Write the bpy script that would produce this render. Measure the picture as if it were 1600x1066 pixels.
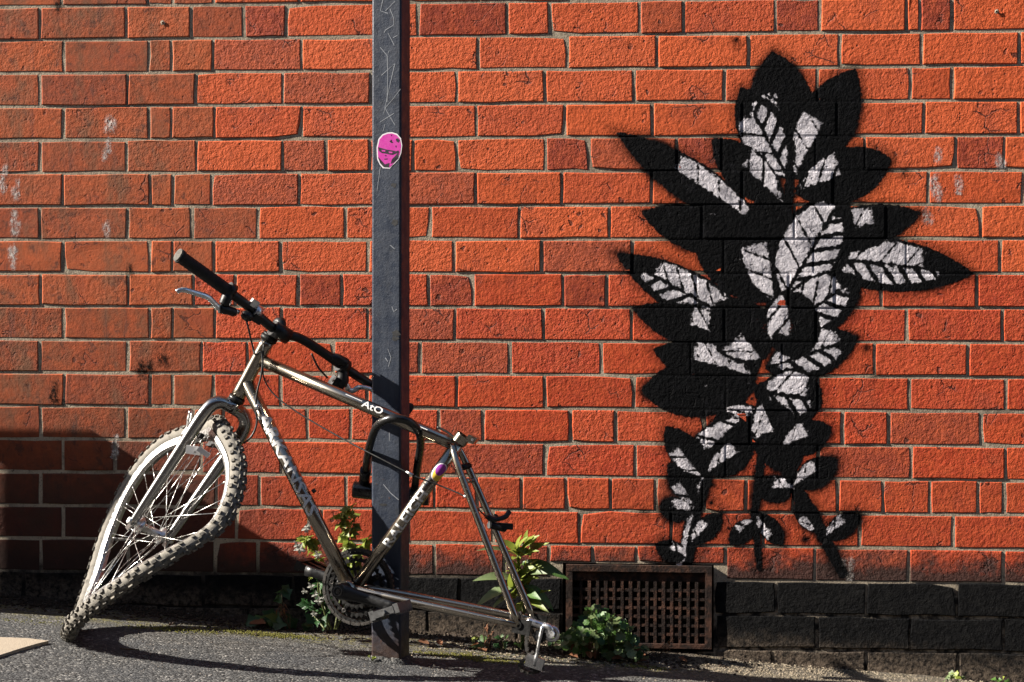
import bpy, bmesh, math, random
import numpy as np
from mathutils import Vector, Matrix

random.seed(7); rng = np.random.default_rng(7)
for o in list(bpy.data.objects): bpy.data.objects.remove(o)
SC = bpy.context.scene
COL = SC.collection

# ------------------------------------------------------------------ camera
F, PHI, TH, RO, CZ, Z0, CH = 2643.79, 0.0716867, -0.0157, -0.0022824, 0.839137, 1.580802, 0.0902353
cam = bpy.data.cameras.new('camera'); co = bpy.data.objects.new('camera', cam); COL.objects.link(co)
cam.sensor_width = 36; cam.sensor_fit = 'HORIZONTAL'; cam.lens = F/1600*36
cam.clip_start = .05; cam.clip_end = 400
co.matrix_world = Matrix.Translation((0, -4.5, CZ)) @ Matrix.Rotation(PHI, 4, 'Z') @ Matrix.Rotation(math.pi/2+TH, 4, 'X') @ Matrix.Rotation(-RO, 4, 'Z')
SC.camera = co

# ------------------------------------------------------------------ sky, sun, exposure
SUN_EL, SUN_A = math.radians(31), math.radians(9.5)     # sun rakes along the wall from the left
sd = Vector((math.cos(SUN_EL)*math.cos(SUN_A), math.cos(SUN_EL)*math.sin(SUN_A), -math.sin(SUN_EL)))  # light travel direction
W = bpy.data.worlds.new('World'); SC.world = W; W.use_nodes = True
nt = W.node_tree; nt.nodes.clear()
wo = nt.nodes.new('ShaderNodeOutputWorld'); bg = nt.nodes.new('ShaderNodeBackground'); sk = nt.nodes.new('ShaderNodeTexSky')
sk.sky_type = 'NISHITA'; sk.sun_disc = False; sk.sun_elevation = SUN_EL
sk.sun_rotation = math.atan2(-sd.x, -sd.y)
bg.inputs[1].default_value = .05
nt.links.new(sk.outputs[0], bg.inputs[0]); nt.links.new(bg.outputs[0], wo.inputs[0])
sl = bpy.data.lights.new('sun', 'SUN'); sl.energy = 5.0; sl.angle = math.radians(.5); sl.color = (1, .93, .83)
so = bpy.data.objects.new('sun', sl); COL.objects.link(so)
so.rotation_euler = sd.to_track_quat('-Z', 'Y').to_euler(); so.location = (-6, -3, 6)
SC.view_settings.view_transform = 'Standard'; SC.view_settings.look = 'None'
SC.view_settings.gamma = 1; SC.view_settings.exposure = 1.93
SC.render.engine = 'CYCLES'
SC.render.resolution_x = 1024; SC.render.resolution_y = 682

# ------------------------------------------------------------------ geometry helpers
def ray(px, py):
    a, b = px-800, py-533
    c, s = math.cos(RO), math.sin(RO); a, b = a*c+b*s, -a*s+b*c
    r, u, d = a/F, -b/F, 1.0
    d, u = math.cos(TH)*d-math.sin(TH)*u, math.sin(TH)*d+math.cos(TH)*u
    return Vector((math.cos(PHI)*r-math.sin(PHI)*d, math.sin(PHI)*r+math.cos(PHI)*d, u))
CAM = Vector((0, -4.5, CZ))
def at(px, py, y):
    r = ray(px, py); return CAM + r*((y+4.5)/r.y)
def hit(px, py, p, n):
    r = ray(px, py); return CAM + r*((Vector(p)-CAM).dot(n)/r.dot(n))
def proj(X, Y, Z):
    dx, dy, dz = X, Y+4.5, Z-CZ
    r = math.cos(PHI)*dx+math.sin(PHI)*dy; d = -math.sin(PHI)*dx+math.cos(PHI)*dy
    d2 = math.cos(TH)*d+math.sin(TH)*dz; u = -math.sin(TH)*d+math.cos(TH)*dz
    a = F*r/d2; b = -F*u/d2
    return 800+a*math.cos(RO)-b*math.sin(RO), 533+a*math.sin(RO)+b*math.cos(RO)
def ground(x, y):
    xc = max(-6, min(6, x)); yc = max(y, -1.2)
    return -.060 - .0725*xc - .028*yc
def on_ground(px, py):
    p = at(px, py, -.4)
    r = ray(px, py)
    n = Vector((.0725, .028, 1)); p0 = Vector((0, 0, -.060))
    return hit(px, py, p0, n)

def root(name, loc, label=None, cat=None, group=None, kind=None):
    o = bpy.data.objects.new(name, None); COL.objects.link(o); o.location = loc; o.empty_display_size = .05
    tag(o, label, cat, group, kind); return o
def tag(o, label=None, cat=None, group=None, kind=None):
    if label: o['label'] = label
    if cat: o['category'] = cat
    if group: o['group'] = group
    if kind: o['kind'] = kind
    return o
def origin(o):
    p = Vector((0, 0, 0))
    while o: p = p + o.location; o = o.parent
    return p
class MB:
    def __init__(s): s.v = []; s.f = []; s.sm = []
    def add(s, vs, fs, smooth=False):
        n = len(s.v); s.v += [tuple(v) for v in vs]; s.f += [tuple(i+n for i in f) for f in fs]; s.sm += [smooth]*len(fs); return s
    def box(s, c, ax, ay, az, hx, hy, hz):
        c = Vector(c); ax, ay, az = Vector(ax)*hx, Vector(ay)*hy, Vector(az)*hz
        vs = [c+ax*i+ay*j+az*k for i in (-1, 1) for j in (-1, 1) for k in (-1, 1)]
        return s.add(vs, [(0,1,3,2),(4,6,7,5),(0,4,5,1),(2,3,7,6),(0,2,6,4),(1,5,7,3)])
    def tube(s, pts, r, n=12, caps=True, flat=1.0, up=None):
        pts = [Vector(p) for p in pts]; N = len(pts)
        rs = r if isinstance(r, (list, tuple)) else [r]*N
        T = []
        for i in range(N):
            t = pts[min(i+1, N-1)]-pts[max(i-1, 0)]; T.append(t.normalized())
        a = (up or (Vector((0, 0, 1)) if abs(T[0].z) < .9 else Vector((0, 1, 0))))
        vs = []
        u = (a - T[0]*a.dot(T[0])).normalized()
        for i in range(N):
            u = (u - T[i]*u.dot(T[i])).normalized(); w = T[i].cross(u)
            for k in range(n):
                an = 2*math.pi*k/n
                vs.append(pts[i] + (u*math.cos(an) + w*math.sin(an)*flat)*rs[i])
        fs = [(i*n+k, i*n+(k+1) % n, (i+1)*n+(k+1) % n, (i+1)*n+k) for i in range(N-1) for k in range(n)]
        s.add(vs, fs, True)
        if caps:
            m = len(s.v)-len(vs)
            s.f += [tuple(m+k for k in reversed(range(n))), tuple(m+(N-1)*n+k for k in range(n))]; s.sm += [False, False]
        return s
    def ring(s, c, ax, R, r, n=48, m=8):
        c = Vector(c); ax = Vector(ax).normalized(); u = ax.orthogonal().normalized(); w = ax.cross(u); vs = []
        for i in range(n):
            a = 2*math.pi*i/n; d = u*math.cos(a)+w*math.sin(a)
            for k in range(m):
                b = 2*math.pi*k/m; vs.append(c+d*(R+r*math.cos(b))+ax*(r*math.sin(b)))
        return s.add(vs, [(i*m+k, ((i+1) % n)*m+k, ((i+1) % n)*m+(k+1) % m, i*m+(k+1) % m) for i in range(n) for k in range(m)], True)
    def build(s, name, mat, parent=None, fix=True):
        me = bpy.data.meshes.new(name); og = origin(parent) if parent else Vector((0, 0, 0))
        me.from_pydata([(v[0]-og.x, v[1]-og.y, v[2]-og.z) for v in s.v], [], s.f)
        me.polygons.foreach_set('use_smooth', s.sm)
        if fix:
            bm = bmesh.new(); bm.from_mesh(me); bmesh.ops.recalc_face_normals(bm, faces=bm.faces); bm.to_mesh(me); bm.free()
        me.update(); me.materials.append(mat)
        o = bpy.data.objects.new(name, me); COL.objects.link(o); o.parent = parent
        return o
def smooth_path(pts, k=5):
    P = [Vector(p) for p in pts]; out = []
    for i in range(len(P)-1):
        p0, p1, p2, p3 = P[max(i-1, 0)], P[i], P[i+1], P[min(i+2, len(P)-1)]
        for j in range(k):
            t = j/k
            out.append(.5*((2*p1)+(p2-p0)*t+(2*p0-5*p1+4*p2-p3)*t*t+(3*p1-p0-3*p2+p3)*t**3))
    out.append(P[-1]); return out

# ------------------------------------------------------------------ materials
class NM:
    def __init__(s, name):
        s.m = bpy.data.materials.new(name); s.m.use_nodes = True; s.t = s.m.node_tree; s.t.nodes.clear()
        s.out = s.n('OutputMaterial'); s.p = s.n('BsdfPrincipled'); s.l(s.p.outputs[0], s.out.inputs[0])
    def n(s, k, **kw):
        x = s.t.nodes.new('ShaderNode'+k)
        for a, b in kw.items(): setattr(x, a, b)
        return x
    def l(s, a, b): s.t.links.new(a, b)
    def val(s, sock, v):
        if hasattr(v, 'is_output') or isinstance(v, bpy.types.NodeSocket): s.l(v, sock)
        else: sock.default_value = v
    def set(s, **kw):
        names = dict(col='Base Color', rough='Roughness', metal='Metallic', spec='Specular IOR Level', coat='Coat Weight', coatr='Coat Roughness', normal='Normal', alpha='Alpha', trans='Transmission Weight', sss='Subsurface Weight')
        for a, b in kw.items():
            if a == 'col' and isinstance(b, tuple) and len(b) == 3: b = b+(1,)
            s.val(s.p.inputs[names[a]], b)
        return s
    def pos(s):
        if not hasattr(s, '_pos'): s._pos = s.n('NewGeometry').outputs['Position']
        return s._pos
    def obj(s):
        if not hasattr(s, '_obj'): s._obj = s.n('TexCoord').outputs['Object']
        return s._obj
    def noise(s, scale, detail=4, rough=.55, vec=None, stretch=None, dist=0):
        v = vec or s.pos()
        if stretch:
            mp = s.n('Mapping'); s.l(v, mp.inputs[0]); mp.inputs['Scale'].default_value = stretch; v = mp.outputs[0]
        x = s.n('TexNoise'); x.inputs['Scale'].default_value = scale; x.inputs['Detail'].default_value = min(detail, 4); x.inputs['Roughness'].default_value = rough; x.inputs['Distortion'].default_value = dist
        s.l(v, x.inputs['Vector']); return x.outputs['Fac']
    def vor(s, scale, feature='F1', out='Distance', vec=None, rnd=1):
        x = s.n('TexVoronoi'); x.feature = feature; x.inputs['Scale'].default_value = scale; x.inputs['Randomness'].default_value = rnd
        s.l(vec or s.pos(), x.inputs['Vector']); return x.outputs[out]
    def math(s, op, a, b=0.0, c=None, clamp=False):
        x = s.n('Math', operation=op); x.use_clamp = clamp; s.val(x.inputs[0], a); s.val(x.inputs[1], b)
        if c is not None: s.val(x.inputs[2], c)
        return x.outputs[0]
    def ramp(s, fac, lo, hi, a=0.0, b=1.0, smooth=True):
        x = s.n('MapRange'); x.interpolation_type = 'SMOOTHSTEP' if smooth else 'LINEAR'
        s.l(fac, x.inputs[0]); x.inputs[1].default_value = lo; x.inputs[2].default_value = hi; x.inputs[3].default_value = a; x.inputs[4].default_value = b
        return x.outputs[0]
    def mix(s, fac, a, b, mode='MIX'):
        x = s.n('Mix', data_type='RGBA', blend_type=mode); s.val(x.inputs[0], fac)
        for k, v in ((6, a), (7, b)):
            if isinstance(v, tuple) and len(v) == 3: v = v+(1,)
            s.val(x.inputs[k], v)
        return x.outputs[2]
    def bump(s, h, dist, strength=1.0, prev=None):
        x = s.n('Bump'); s.val(x.inputs['Strength'], strength); x.inputs['Distance'].default_value = dist; s.l(h, x.inputs['Height'])
        if prev: s.l(prev, x.inputs['Normal'])
        return x.outputs[0]
    def xyz(s, v=None):
        x = s.n('SeparateXYZ'); s.l(v or s.pos(), x.inputs[0]); return x.outputs

ZJ15, ZJ16 = Z0-15*CH, Z0-16*CH
def brick_relief(m, strength, cracks=True):
    """pitted, scratched face of a pressed brick"""
    a = m.noise(95, 5, .66); b = m.noise(300, 2, .7); c = m.noise(20, 2, .55)
    pit = m.ramp(m.vor(64), .05, .26)                       # round pits, in patches
    pm = m.ramp(m.noise(13, 3, .7), .50, .60)
    pit = m.math('ADD', m.math('MULTIPLY', m.math('SUBTRACT', pit, 1.0), pm), 1.0)
    h = m.math('ADD', m.math('MULTIPLY', a, .85), m.math('MULTIPLY', b, .30))
    h = m.math('ADD', h, m.math('MULTIPLY', c, .55)); h = m.math('ADD', h, m.math('MULTIPLY', pit, .40))
    # hairline cracks and drag marks
    w = m.n('VectorMath', operation='ADD'); m.l(m.pos(), w.inputs[0]); nz = m.n('TexNoise'); nz.inputs['Scale'].default_value = 30; nz.inputs['Detail'].default_value = 3; m.l(m.pos(), nz.inputs['Vector'])
    sc = m.n('VectorMath', operation='SCALE'); m.l(nz.outputs['Color'], sc.inputs[0]); sc.inputs['Scale'].default_value = .035; m.l(sc.outputs[0], w.inputs[1])
    ed = m.vor(15, 'DISTANCE_TO_EDGE', 'Distance', w.outputs[0]); cr = m.math('MULTIPLY', m.ramp(ed, .030, .004), m.ramp(m.noise(9, 3, .6), .56, .62))
    # chipped spots
    ch = m.math('MULTIPLY', m.ramp(m.vor(21, vec=w.outputs[0]), .17, .10), m.ramp(m.noise(7, 3, .6), .52, .58))
    dk = m.math('MAXIMUM', cr, ch)
    nrm = m.bump(m.math('SUBTRACT', h, m.math('MULTIPLY', dk, .5)), .0080, strength)
    return nrm, a, dk, pit
def make_brick(name, attr=False):
    m = NM(name)
    if attr:
        at_ = m.n('Attribute'); at_.attribute_name = 'tone'; col, rgh = at_.outputs['Color'], at_.outputs['Alpha']
    else:
        oi = m.n('ObjectInfo'); col, rgh = oi.outputs['Color'], oi.outputs['Alpha']
    nrm, a, c, pit = brick_relief(m, rgh)
    big = m.noise(9, 5, .6); mid = m.noise(38, 5, .65)
    col = m.mix(m.ramp(mid, .35, .72, 0, .38), col, (.54, .098, .026))
    col = m.mix(m.ramp(big, .48, .75, 0, .55), col, (.24, .045, .022))
    col = m.mix(m.math('MULTIPLY', m.ramp(m.noise(60, 6, .75), .60, .72), .45), col, (.10, .03, .02))
    col = m.mix(m.math('MULTIPLY', m.math('SUBTRACT', 1.0, pit), .8), col, (.09, .022, .014))
    x, y, z = m.xyz()
    # grimy old section on the left and lichen smears
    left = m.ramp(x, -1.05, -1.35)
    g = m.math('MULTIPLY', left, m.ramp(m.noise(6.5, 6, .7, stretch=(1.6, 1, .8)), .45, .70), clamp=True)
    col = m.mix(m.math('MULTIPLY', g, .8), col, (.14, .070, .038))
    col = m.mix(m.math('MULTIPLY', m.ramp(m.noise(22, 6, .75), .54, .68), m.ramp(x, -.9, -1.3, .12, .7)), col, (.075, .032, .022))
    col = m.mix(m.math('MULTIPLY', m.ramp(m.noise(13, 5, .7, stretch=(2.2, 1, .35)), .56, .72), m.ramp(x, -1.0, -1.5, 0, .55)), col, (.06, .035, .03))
    # soot and splashes of the black plinth paint on the lowest red courses
    zz = m.math('ADD', z, m.math('MULTIPLY', m.math('SUBTRACT', m.noise(20, 5, .7), .5), .16))
    soot = m.ramp(zz, ZJ15+.012, ZJ16+.022)
    col = m.mix(m.math('MULTIPLY', soot, .93), col, (.016, .011, .009))
    shade_soot = m.math('MULTIPLY', m.ramp(zz, ZJ15+.48, ZJ15+.04, 0, .90), m.ramp(x, -.80, -1.2, 0, 1))  # lower-left grime plus painted shade that deepens the shadow and hides its edge
    col = m.mix(shade_soot, col, (.03, .014, .010))
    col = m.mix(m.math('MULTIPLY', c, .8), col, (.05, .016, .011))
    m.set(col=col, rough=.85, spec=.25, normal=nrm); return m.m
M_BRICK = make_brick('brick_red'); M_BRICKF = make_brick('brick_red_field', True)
def make_plinth():
    m = NM('plinth_black')
    x, y, z = m.xyz()
    col = m.mix(m.ramp(m.noise(50, 5, .7), .4, .7), (.0022, .0022, .0027), (.0075, .0072, .0072))
    zz = m.math('ADD', z, m.math('MULTIPLY', m.noise(30, 5, .7), .10)); zz = m.math('ADD', zz, m.math('MULTIPLY', x, .0725))
    col = m.mix(m.math('MULTIPLY', m.ramp(zz, .09, -.01), m.ramp(m.noise(90, 4, .7), .3, .65)), col, (.13, .10, .075))
    m.set(col=col, rough=.8, spec=.08, normal=m.bump(m.math('ADD', m.noise(100, 6, .75), m.math('MULTIPLY', m.noise(24, 3, .6), .7)), .0085, 1.0)); return m.m
M_PLINTH = make_plinth()
def make_mortar():
    m = NM('mortar'); x, y, z = m.xyz()
    col = m.mix(m.noise(45, 6, .7), (.20, .165, .12), (.44, .375, .285))
    col = m.mix(m.math('MULTIPLY', m.ramp(m.noise(160, 4, .7), .5, .66), .65), col, (.09, .075, .06))
    d = m.ramp(m.noise(6, 6, .75), .44, .66); col = m.mix(m.math('MULTIPLY', d, .72), col, (.11, .09, .07))
    col = m.mix(m.ramp(m.noise(75, 5, .8), .58, .66, 0, .8), col, (.05, .04, .034))
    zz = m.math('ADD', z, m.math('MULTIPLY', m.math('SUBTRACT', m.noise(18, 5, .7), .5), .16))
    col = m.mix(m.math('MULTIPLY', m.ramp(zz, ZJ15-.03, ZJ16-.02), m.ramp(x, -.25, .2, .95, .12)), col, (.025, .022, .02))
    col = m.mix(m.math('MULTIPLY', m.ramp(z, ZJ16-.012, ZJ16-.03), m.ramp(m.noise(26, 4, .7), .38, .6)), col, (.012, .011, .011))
    h = m.math('ADD', m.noise(220, 5, .7), m.math('MULTIPLY', m.noise(40, 3), 1.2))
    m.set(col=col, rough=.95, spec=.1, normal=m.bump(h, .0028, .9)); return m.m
M_MORTAR = make_mortar()
def make_film(name):
    m = NM(name)
    kb = m.n('Attribute'); kb.attribute_name = 'black'; kw = m.n('Attribute'); kw.attribute_name = 'white'
    b, w = kb.outputs['Fac'], kw.outputs['Fac']
    rag = m.math('MULTIPLY', m.math('SUBTRACT', m.noise(95, 4, .65), .5), .016)
    rag2 = m.math('MULTIPLY', m.math('SUBTRACT', m.noise(60, 4, .7), .5), .026)
    soft = m.ramp(m.noise(7, 3, .6), .42, .62)
    ba = m.math('MAXIMUM', m.ramp(m.math('ADD', b, rag), -.0025, .0020), m.math('MULTIPLY', soft, m.ramp(m.math('ADD', b, rag), -.016, .002, 0, .9)))
    thin = m.ramp(m.noise(3.2, 3, .6), .60, .74, 1.0, .62)
    ba = m.math('MULTIPLY', ba, m.ramp(m.math('ADD', m.math('MULTIPLY', m.noise(330, 3, .8), .5), m.math('MULTIPLY', thin, .6)), .60, .72))
    halo = m.math('MULTIPLY', m.ramp(m.math('ADD', b, rag2), -.034, .0, 0, .75), m.ramp(m.noise(600, 2, .7), .40, .66))
    wa = m.ramp(m.math('ADD', w, rag2), -.0022, .0016)
    wt = m.mix(m.ramp(m.noise(18, 5, .75), .38, .68), (.54, .51, .54), (.20, .19, .21))
    wa = m.math('MULTIPLY', wa, m.ramp(m.noise(170, 4, .8), .26, .40))
    bt = m.mix(m.ramp(m.noise(24, 5, .7), .52, .78), (.0016, .0017, .0022), (.0065, .0065, .0080))
    scr = m.ramp(m.noise(230, 3, .8), .68, .74)
    bt = m.mix(m.math('MULTIPLY', scr, .3), bt, (.05, .048, .05))
    col = m.mix(wa, bt, wt)
    al = m.math('MAXIMUM', m.math('MAXIMUM', ba, halo), wa)
    nrm, *_ = brick_relief(m, .85)
    m.set(col=col, rough=.8, spec=.05, normal=nrm)
    tr = m.n('BsdfTransparent'); mx = m.n('MixShader'); m.l(al, mx.inputs[0]); m.l(tr.outputs[0], mx.inputs[1]); m.l(m.p.outputs[0], mx.inputs[2]); m.l(mx.outputs[0], m.out.inputs[0])
    return m.m
M_FILM = make_film('stencil_paint')
def make_splash(name, col, op):
    m = NM(name); k1 = m.n('Attribute'); k1.attribute_name = 'white'; k2 = m.n('Attribute'); k2.attribute_name = 'black'
    d = m.math('MAXIMUM', k1.outputs['Fac'], k2.outputs['Fac']); d = m.math('ADD', d, m.math('MULTIPLY', m.math('SUBTRACT', m.noise(70, 5, .75), .5), .022))
    al = m.math('MULTIPLY', m.ramp(d, -.008, .004), m.ramp(m.noise(240, 4, .75, stretch=(1, 1, .45)), .36, .60, 0, op))
    nrm, *_ = brick_relief(m, .4); m.set(col=col, rough=.9, spec=.1, normal=nrm)
    tr = m.n('BsdfTransparent'); mx = m.n('MixShader'); m.l(al, mx.inputs[0]); m.l(tr.outputs[0], mx.inputs[1]); m.l(m.p.outputs[0], mx.inputs[2]); m.l(mx.outputs[0], m.out.inputs[0]); return m.m
M_SPL = make_splash('limewash_splash', (.50, .46, .43), .85); M_SCO = make_splash('scorch', (.006, .005, .004), .95)
def make_asphalt():
    m = NM('asphalt'); x, y, z = m.xyz()
    ag = m.vor(170, out='Color'); sep = m.n('SeparateColor'); m.l(ag, sep.inputs[0])
    d = m.vor(170); f = m.noise(420, 4, .75)
    t = m.ramp(sep.outputs[0], .1, 1.0, 0, 1, False)
    col = m.mix(t, (.014, .014, .0145), (.088, .087, .085))
    col = m.mix(m.ramp(sep.outputs[1], .86, .97), col, (.22, .21, .195))
    col = m.mix(m.ramp(f, .52, .68, 0, .8), col, (.012, .012, .012))
    col = m.mix(m.ramp(m.noise(5, 5, .6), .40, .68, 0, .6), col, (.036, .039, .044))
    col = m.mix(m.ramp(m.noise(16, 5, .7), .55, .72, 0, .35), col, (.075, .070, .062))
    col = m.mix(m.math('MULTIPLY', m.ramp(y, -.55, -.25), m.ramp(m.noise(11, 4, .7), .35, .6, 0, .4)), col, (.085, .077, .062))
    # moss and wind-blown soil gathered along the foot of the wall
    yy = m.math('ADD', y, m.math('MULTIPLY', m.math('SUBTRACT', m.noise(12, 5, .7), .5), .22))
    ms = m.math('MULTIPLY', m.ramp(yy, -.33, -.20), m.ramp(m.noise(55, 5, .75), .44, .62))
    col = m.mix(m.math('MULTIPLY', ms, .8), col, (.105, .092, .022))
    so_ = m.math('MULTIPLY', m.ramp(yy, -.15, -.04), m.ramp(x, .0, .35, .92, .25))
    col = m.mix(m.math('MULTIPLY', m.ramp(yy, -.40, -.22), m.ramp(x, -.1, .3, 0, .75)), col, m.mix(m.ramp(m.noise(150, 5, .8), .35, .65), (.025, .021, .016), (.23, .19, .14)))
    col = m.mix(so_, col, m.mix(m.noise(140, 5, .8), (.012, .009, .007), (.055, .038, .026)))
    h = m.math('ADD', m.math('MULTIPLY', m.math('SUBTRACT', 1.0, d), 1.0), m.math('MULTIPLY', f, .6))
    h = m.math('ADD', h, m.math('MULTIPLY', m.noise(60, 4, .7), .8))
    m.set(col=col, rough=.9, spec=.25, normal=m.bump(h, .0050, 1.0)); return m.m
M_ASPHALT = make_asphalt()
def simple(name, col, rough=.5, metal=0, spec=.5, var=.25, scale=60, dirt=None, dscale=35, dthr=(.52, .7), bump=0, bscale=200, coat=0):
    m = NM(name); n = m.noise(scale, 5, .65)
    c = m.mix(n, tuple(x*(1-var) for x in col), tuple(min(1, x*(1+var)) for x in col))
    r = m.ramp(m.noise(scale*1.7, 4, .6), .3, .7, max(.02, rough-.12), min(1, rough+.12))
    mt = metal
    if dirt:
        k = m.ramp(m.noise(dscale, 6, .72), *dthr); c = m.mix(m.math('MULTIPLY', k, .9), c, dirt)
        r = m.math('ADD', r, m.math('MULTIPLY', k, .35), clamp=True)
        if metal: mt = m.math('SUBTRACT', metal, m.math('MULTIPLY', k, metal*.85))
    m.set(col=c, rough=r, metal=mt, spec=spec, coat=coat)
    if bump: m.set(normal=m.bump(m.noise(bscale, 5, .7), bump, 1.0))
    return m.m
def steel(name, col, rough, rust):
    m = NM(name); c = m.mix(m.noise(25, 3, .5), tuple(x*.85 for x in col), col)
    k = m.math('MULTIPLY', m.ramp(m.noise(170, 5, .75), .60, .70), m.ramp(m.noise(14, 4, .6), .42, .62))
    c = m.mix(k, c, rust); m.set(col=c, metal=m.math('SUBTRACT', 1.0, m.math('MULTIPLY', k, .8)), rough=m.math('ADD', rough, m.math('MULTIPLY', k, .5)))
    return m.m
M_STEEL = steel('tarnished_steel', (.34, .30, .245), .21, (.022, .014, .009))
M_FORK = steel('grey_steel', (.36, .355, .345), .21, (.03, .026, .022))
M_ALLOY = simple('bright_alloy', (.62, .62, .62), .34, 1.0, dirt=(.12, .11, .10), dscale=70, dthr=(.55, .75))
M_RIM = simple('rim_alloy', (.40, .395, .385), .36, 1.0, var=.15, dirt=(.10, .085, .07), dscale=40, dthr=(.5, .75))
M_SPOKE = simple('spoke_steel', (.48, .47, .45), .3, 1.0, dirt=(.10, .07, .05), dscale=80)
M_TYRE = simple('dusty_rubber', (.15, .138, .118), .85, 0, .25, .35, 30, dirt=(.07, .064, .055), dscale=50, bump=.001, bscale=300)
M_TREAD = simple('tread_rubber', (.06, .055, .048), .8, 0, .3, .35, 40, dirt=(.16, .145, .12), dscale=70, dthr=(.46, .60), bump=.001, bscale=300)
M_BLACK = simple('black_plastic', (.005, .005, .0055), .42, 0, .35, .3, 50, dirt=(.03, .028, .025), dscale=60, dthr=(.58, .78))
M_GRIP = simple('black_grip_rubber', (.008, .008, .008), .7, 0, .3, .3, 50, bump=.001, bscale=400)
M_LOCK = simple('lock_black_coating', (.006, .006, .006), .33, 0, .5, .3, 40)
M_CHAIN = simple('oily_chain_steel', (.06, .054, .048), .4, .8, dirt=(.012, .01, .009), dscale=90, dthr=(.40, .6))
M_RING = simple('oily_black_steel', (.004, .0038, .0036), .5, 0, .25, dirt=(.008, .007, .007), dscale=60)
M_CABLE = simple('cable_black', (.008, .008, .008), .5, 0, .4)
M_WHITE = simple('white_decal', (.50, .49, .48), .55, 0, .4, .10, 80, dirt=(.16, .15, .14), dscale=60, dthr=(.62, .70))
def make_pole():
    m = NM('pole_paint'); x, y, z = m.xyz()
    c = m.mix(m.ramp(m.noise(30, 4, .6, stretch=(1, 1, .06)), .35, .68), (.0095, .0145, .027), (.019, .026, .042))
    c = m.mix(m.ramp(m.noise(26, 4, .7), .56, .72, 0, .55), c, (.0055, .0075, .012))
    c = m.mix(m.math('MULTIPLY', m.ramp(m.noise(120, 4, .75), .63, .68), .8), c, (.05, .055, .065))
    zz = m.math('ADD', z, m.math('MULTIPLY', m.noise(45, 4, .7), .12))
    c = m.mix(m.ramp(zz, .16, .07, 0, .85), c, (.032, .017, .011))
    c = m.mix(m.math('MULTIPLY', m.ramp(m.noise(70, 4, .7), .66, .70), m.ramp(zz, .9, .2, .25, 1)), c, (.055, .022, .012))
    m.set(col=c, rough=m.ramp(m.noise(40, 3, .6), .3, .7, .42, .62), spec=.35, normal=m.bump(m.noise(140, 4, .7), .0010, 1.0)); return m.m
M_POLE = make_pole()
M_SCR = simple('scratched_primer', (.17, .18, .20), .8, 0, .2, .35, 200)
M_SCUFF = simple('black_scuff', (.004, .004, .005), .6)
M_PINK = simple('sticker_magenta', (.36, .025, .22), .5, 0, .3, .08)
M_STW = simple('sticker_white', (.50, .47, .50), .5, 0, .3, .05)
M_STB = simple('sticker_black', (.012, .008, .014), .5, 0, .3, .05)
M_YEL = simple('sticker_yellow', (.62, .42, .05), .5, 0, .3, .05)
M_PUR = simple('sticker_purple', (.22, .03, .25), .5, 0, .3, .15)
M_RUST = simple('rusted_iron', (.060, .028, .018), .9, 0, .2, .5, 60, dirt=(.012, .009, .008), dscale=22, dthr=(.40, .56), bump=.003, bscale=160)
M_DARK = simple('hole_black', (.006, .005, .005), .95, 0, .1)  # near-black colour for the bottoms of the plug holes
M_SLAB = simple('pale_concrete', (.30, .25, .19), .9, 0, .2, .25, 250, bump=.002, bscale=300)
M_SOIL = simple('soil', (.030, .022, .016), .95, 0, .1, .6, 90)
M_STONE = simple('pebble', (.15, .13, .11), .9, 0, .2, .7, 60)
M_PIER = simple('pier_stone', (.25, .22, .19), .9, 0, .2, .3, 20, bump=.003)
def leafmat(name, col, col2, rough=.45):
    m = NM(name); n = m.noise(40, 4, .6)
    oi = m.n('ObjectInfo'); r = oi.outputs['Random']
    c = m.mix(n, col, col2); c = m.mix(m.math('MULTIPLY', r, .45), c, tuple(x*.5 for x in col))
    m.set(col=c, rough=rough, spec=.4, normal=m.bump(m.noise(260, 3), .0012, .8))
    tl = m.n('BsdfTranslucent'); m.l(c, tl.inputs[0]); mx = m.n('MixShader'); mx.inputs[0].default_value = .35
    m.l(m.p.outputs[0], mx.inputs[1]); m.l(tl.outputs[0], mx.inputs[2]); m.l(mx.outputs[0], m.out.inputs[0]); return m.m
M_LEAF = leafmat('leaf_green', (.045, .105, .022), (.09, .17, .035))
M_LEAFY = leafmat('leaf_yellow_green', (.15, .20, .022), (.24, .27, .055))
M_LEAFD = leafmat('leaf_dark', (.018, .060, .018), (.035, .095, .028))
M_LEAFP = leafmat('leaf_pale', (.09, .14, .05), (.19, .23, .11))
M_STEM = leafmat('stem_green', (.08, .11, .03), (.13, .13, .05))
M_PETAL = leafmat('petal_white', (.45, .45, .40), (.55, .55, .48))
M_DEAD = leafmat('dead_leaf', (.13, .045, .018), (.22, .10, .045), .8)

# ------------------------------------------------------------------ ground
def ground_sheet():
    xs = [-120, -60, -30, -15, -8, -5] + list(np.linspace(-3.4, 3.0, 193)) + [5, 8, 15, 30, 60, 120]
    ys = [-120, -60, -30, -15, -8, -4, -3, -2, -1.4] + list(np.linspace(-1.1, .06, 59))
    def hgt(x, y):
        z = ground(x, y)
        if -3.5 < x < 3.1 and y > -1.2:
            z += .0022*math.sin(7*x+3*y)*math.cos(9*y-2*x) + rng.normal(0, .0007)
            if y > -.1: z += .010*(y+.1)/.1 * (.6+.4*math.sin(11*x))
        return z
    vs = [(x, y, hgt(x, y)) for y in ys for x in xs]; n = len(xs)
    fs = [(j*n+i, j*n+i+1, (j+1)*n+i+1, (j+1)*n+i) for j in range(len(ys)-1) for i in range(n-1)]
    b = MB(); b.add(vs, fs, True); o = b.build('pavement', M_ASPHALT, fix=False); tag(o, 'sloping grey asphalt pavement at the foot of the brick wall', kind='structure')
ground_sheet()
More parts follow.
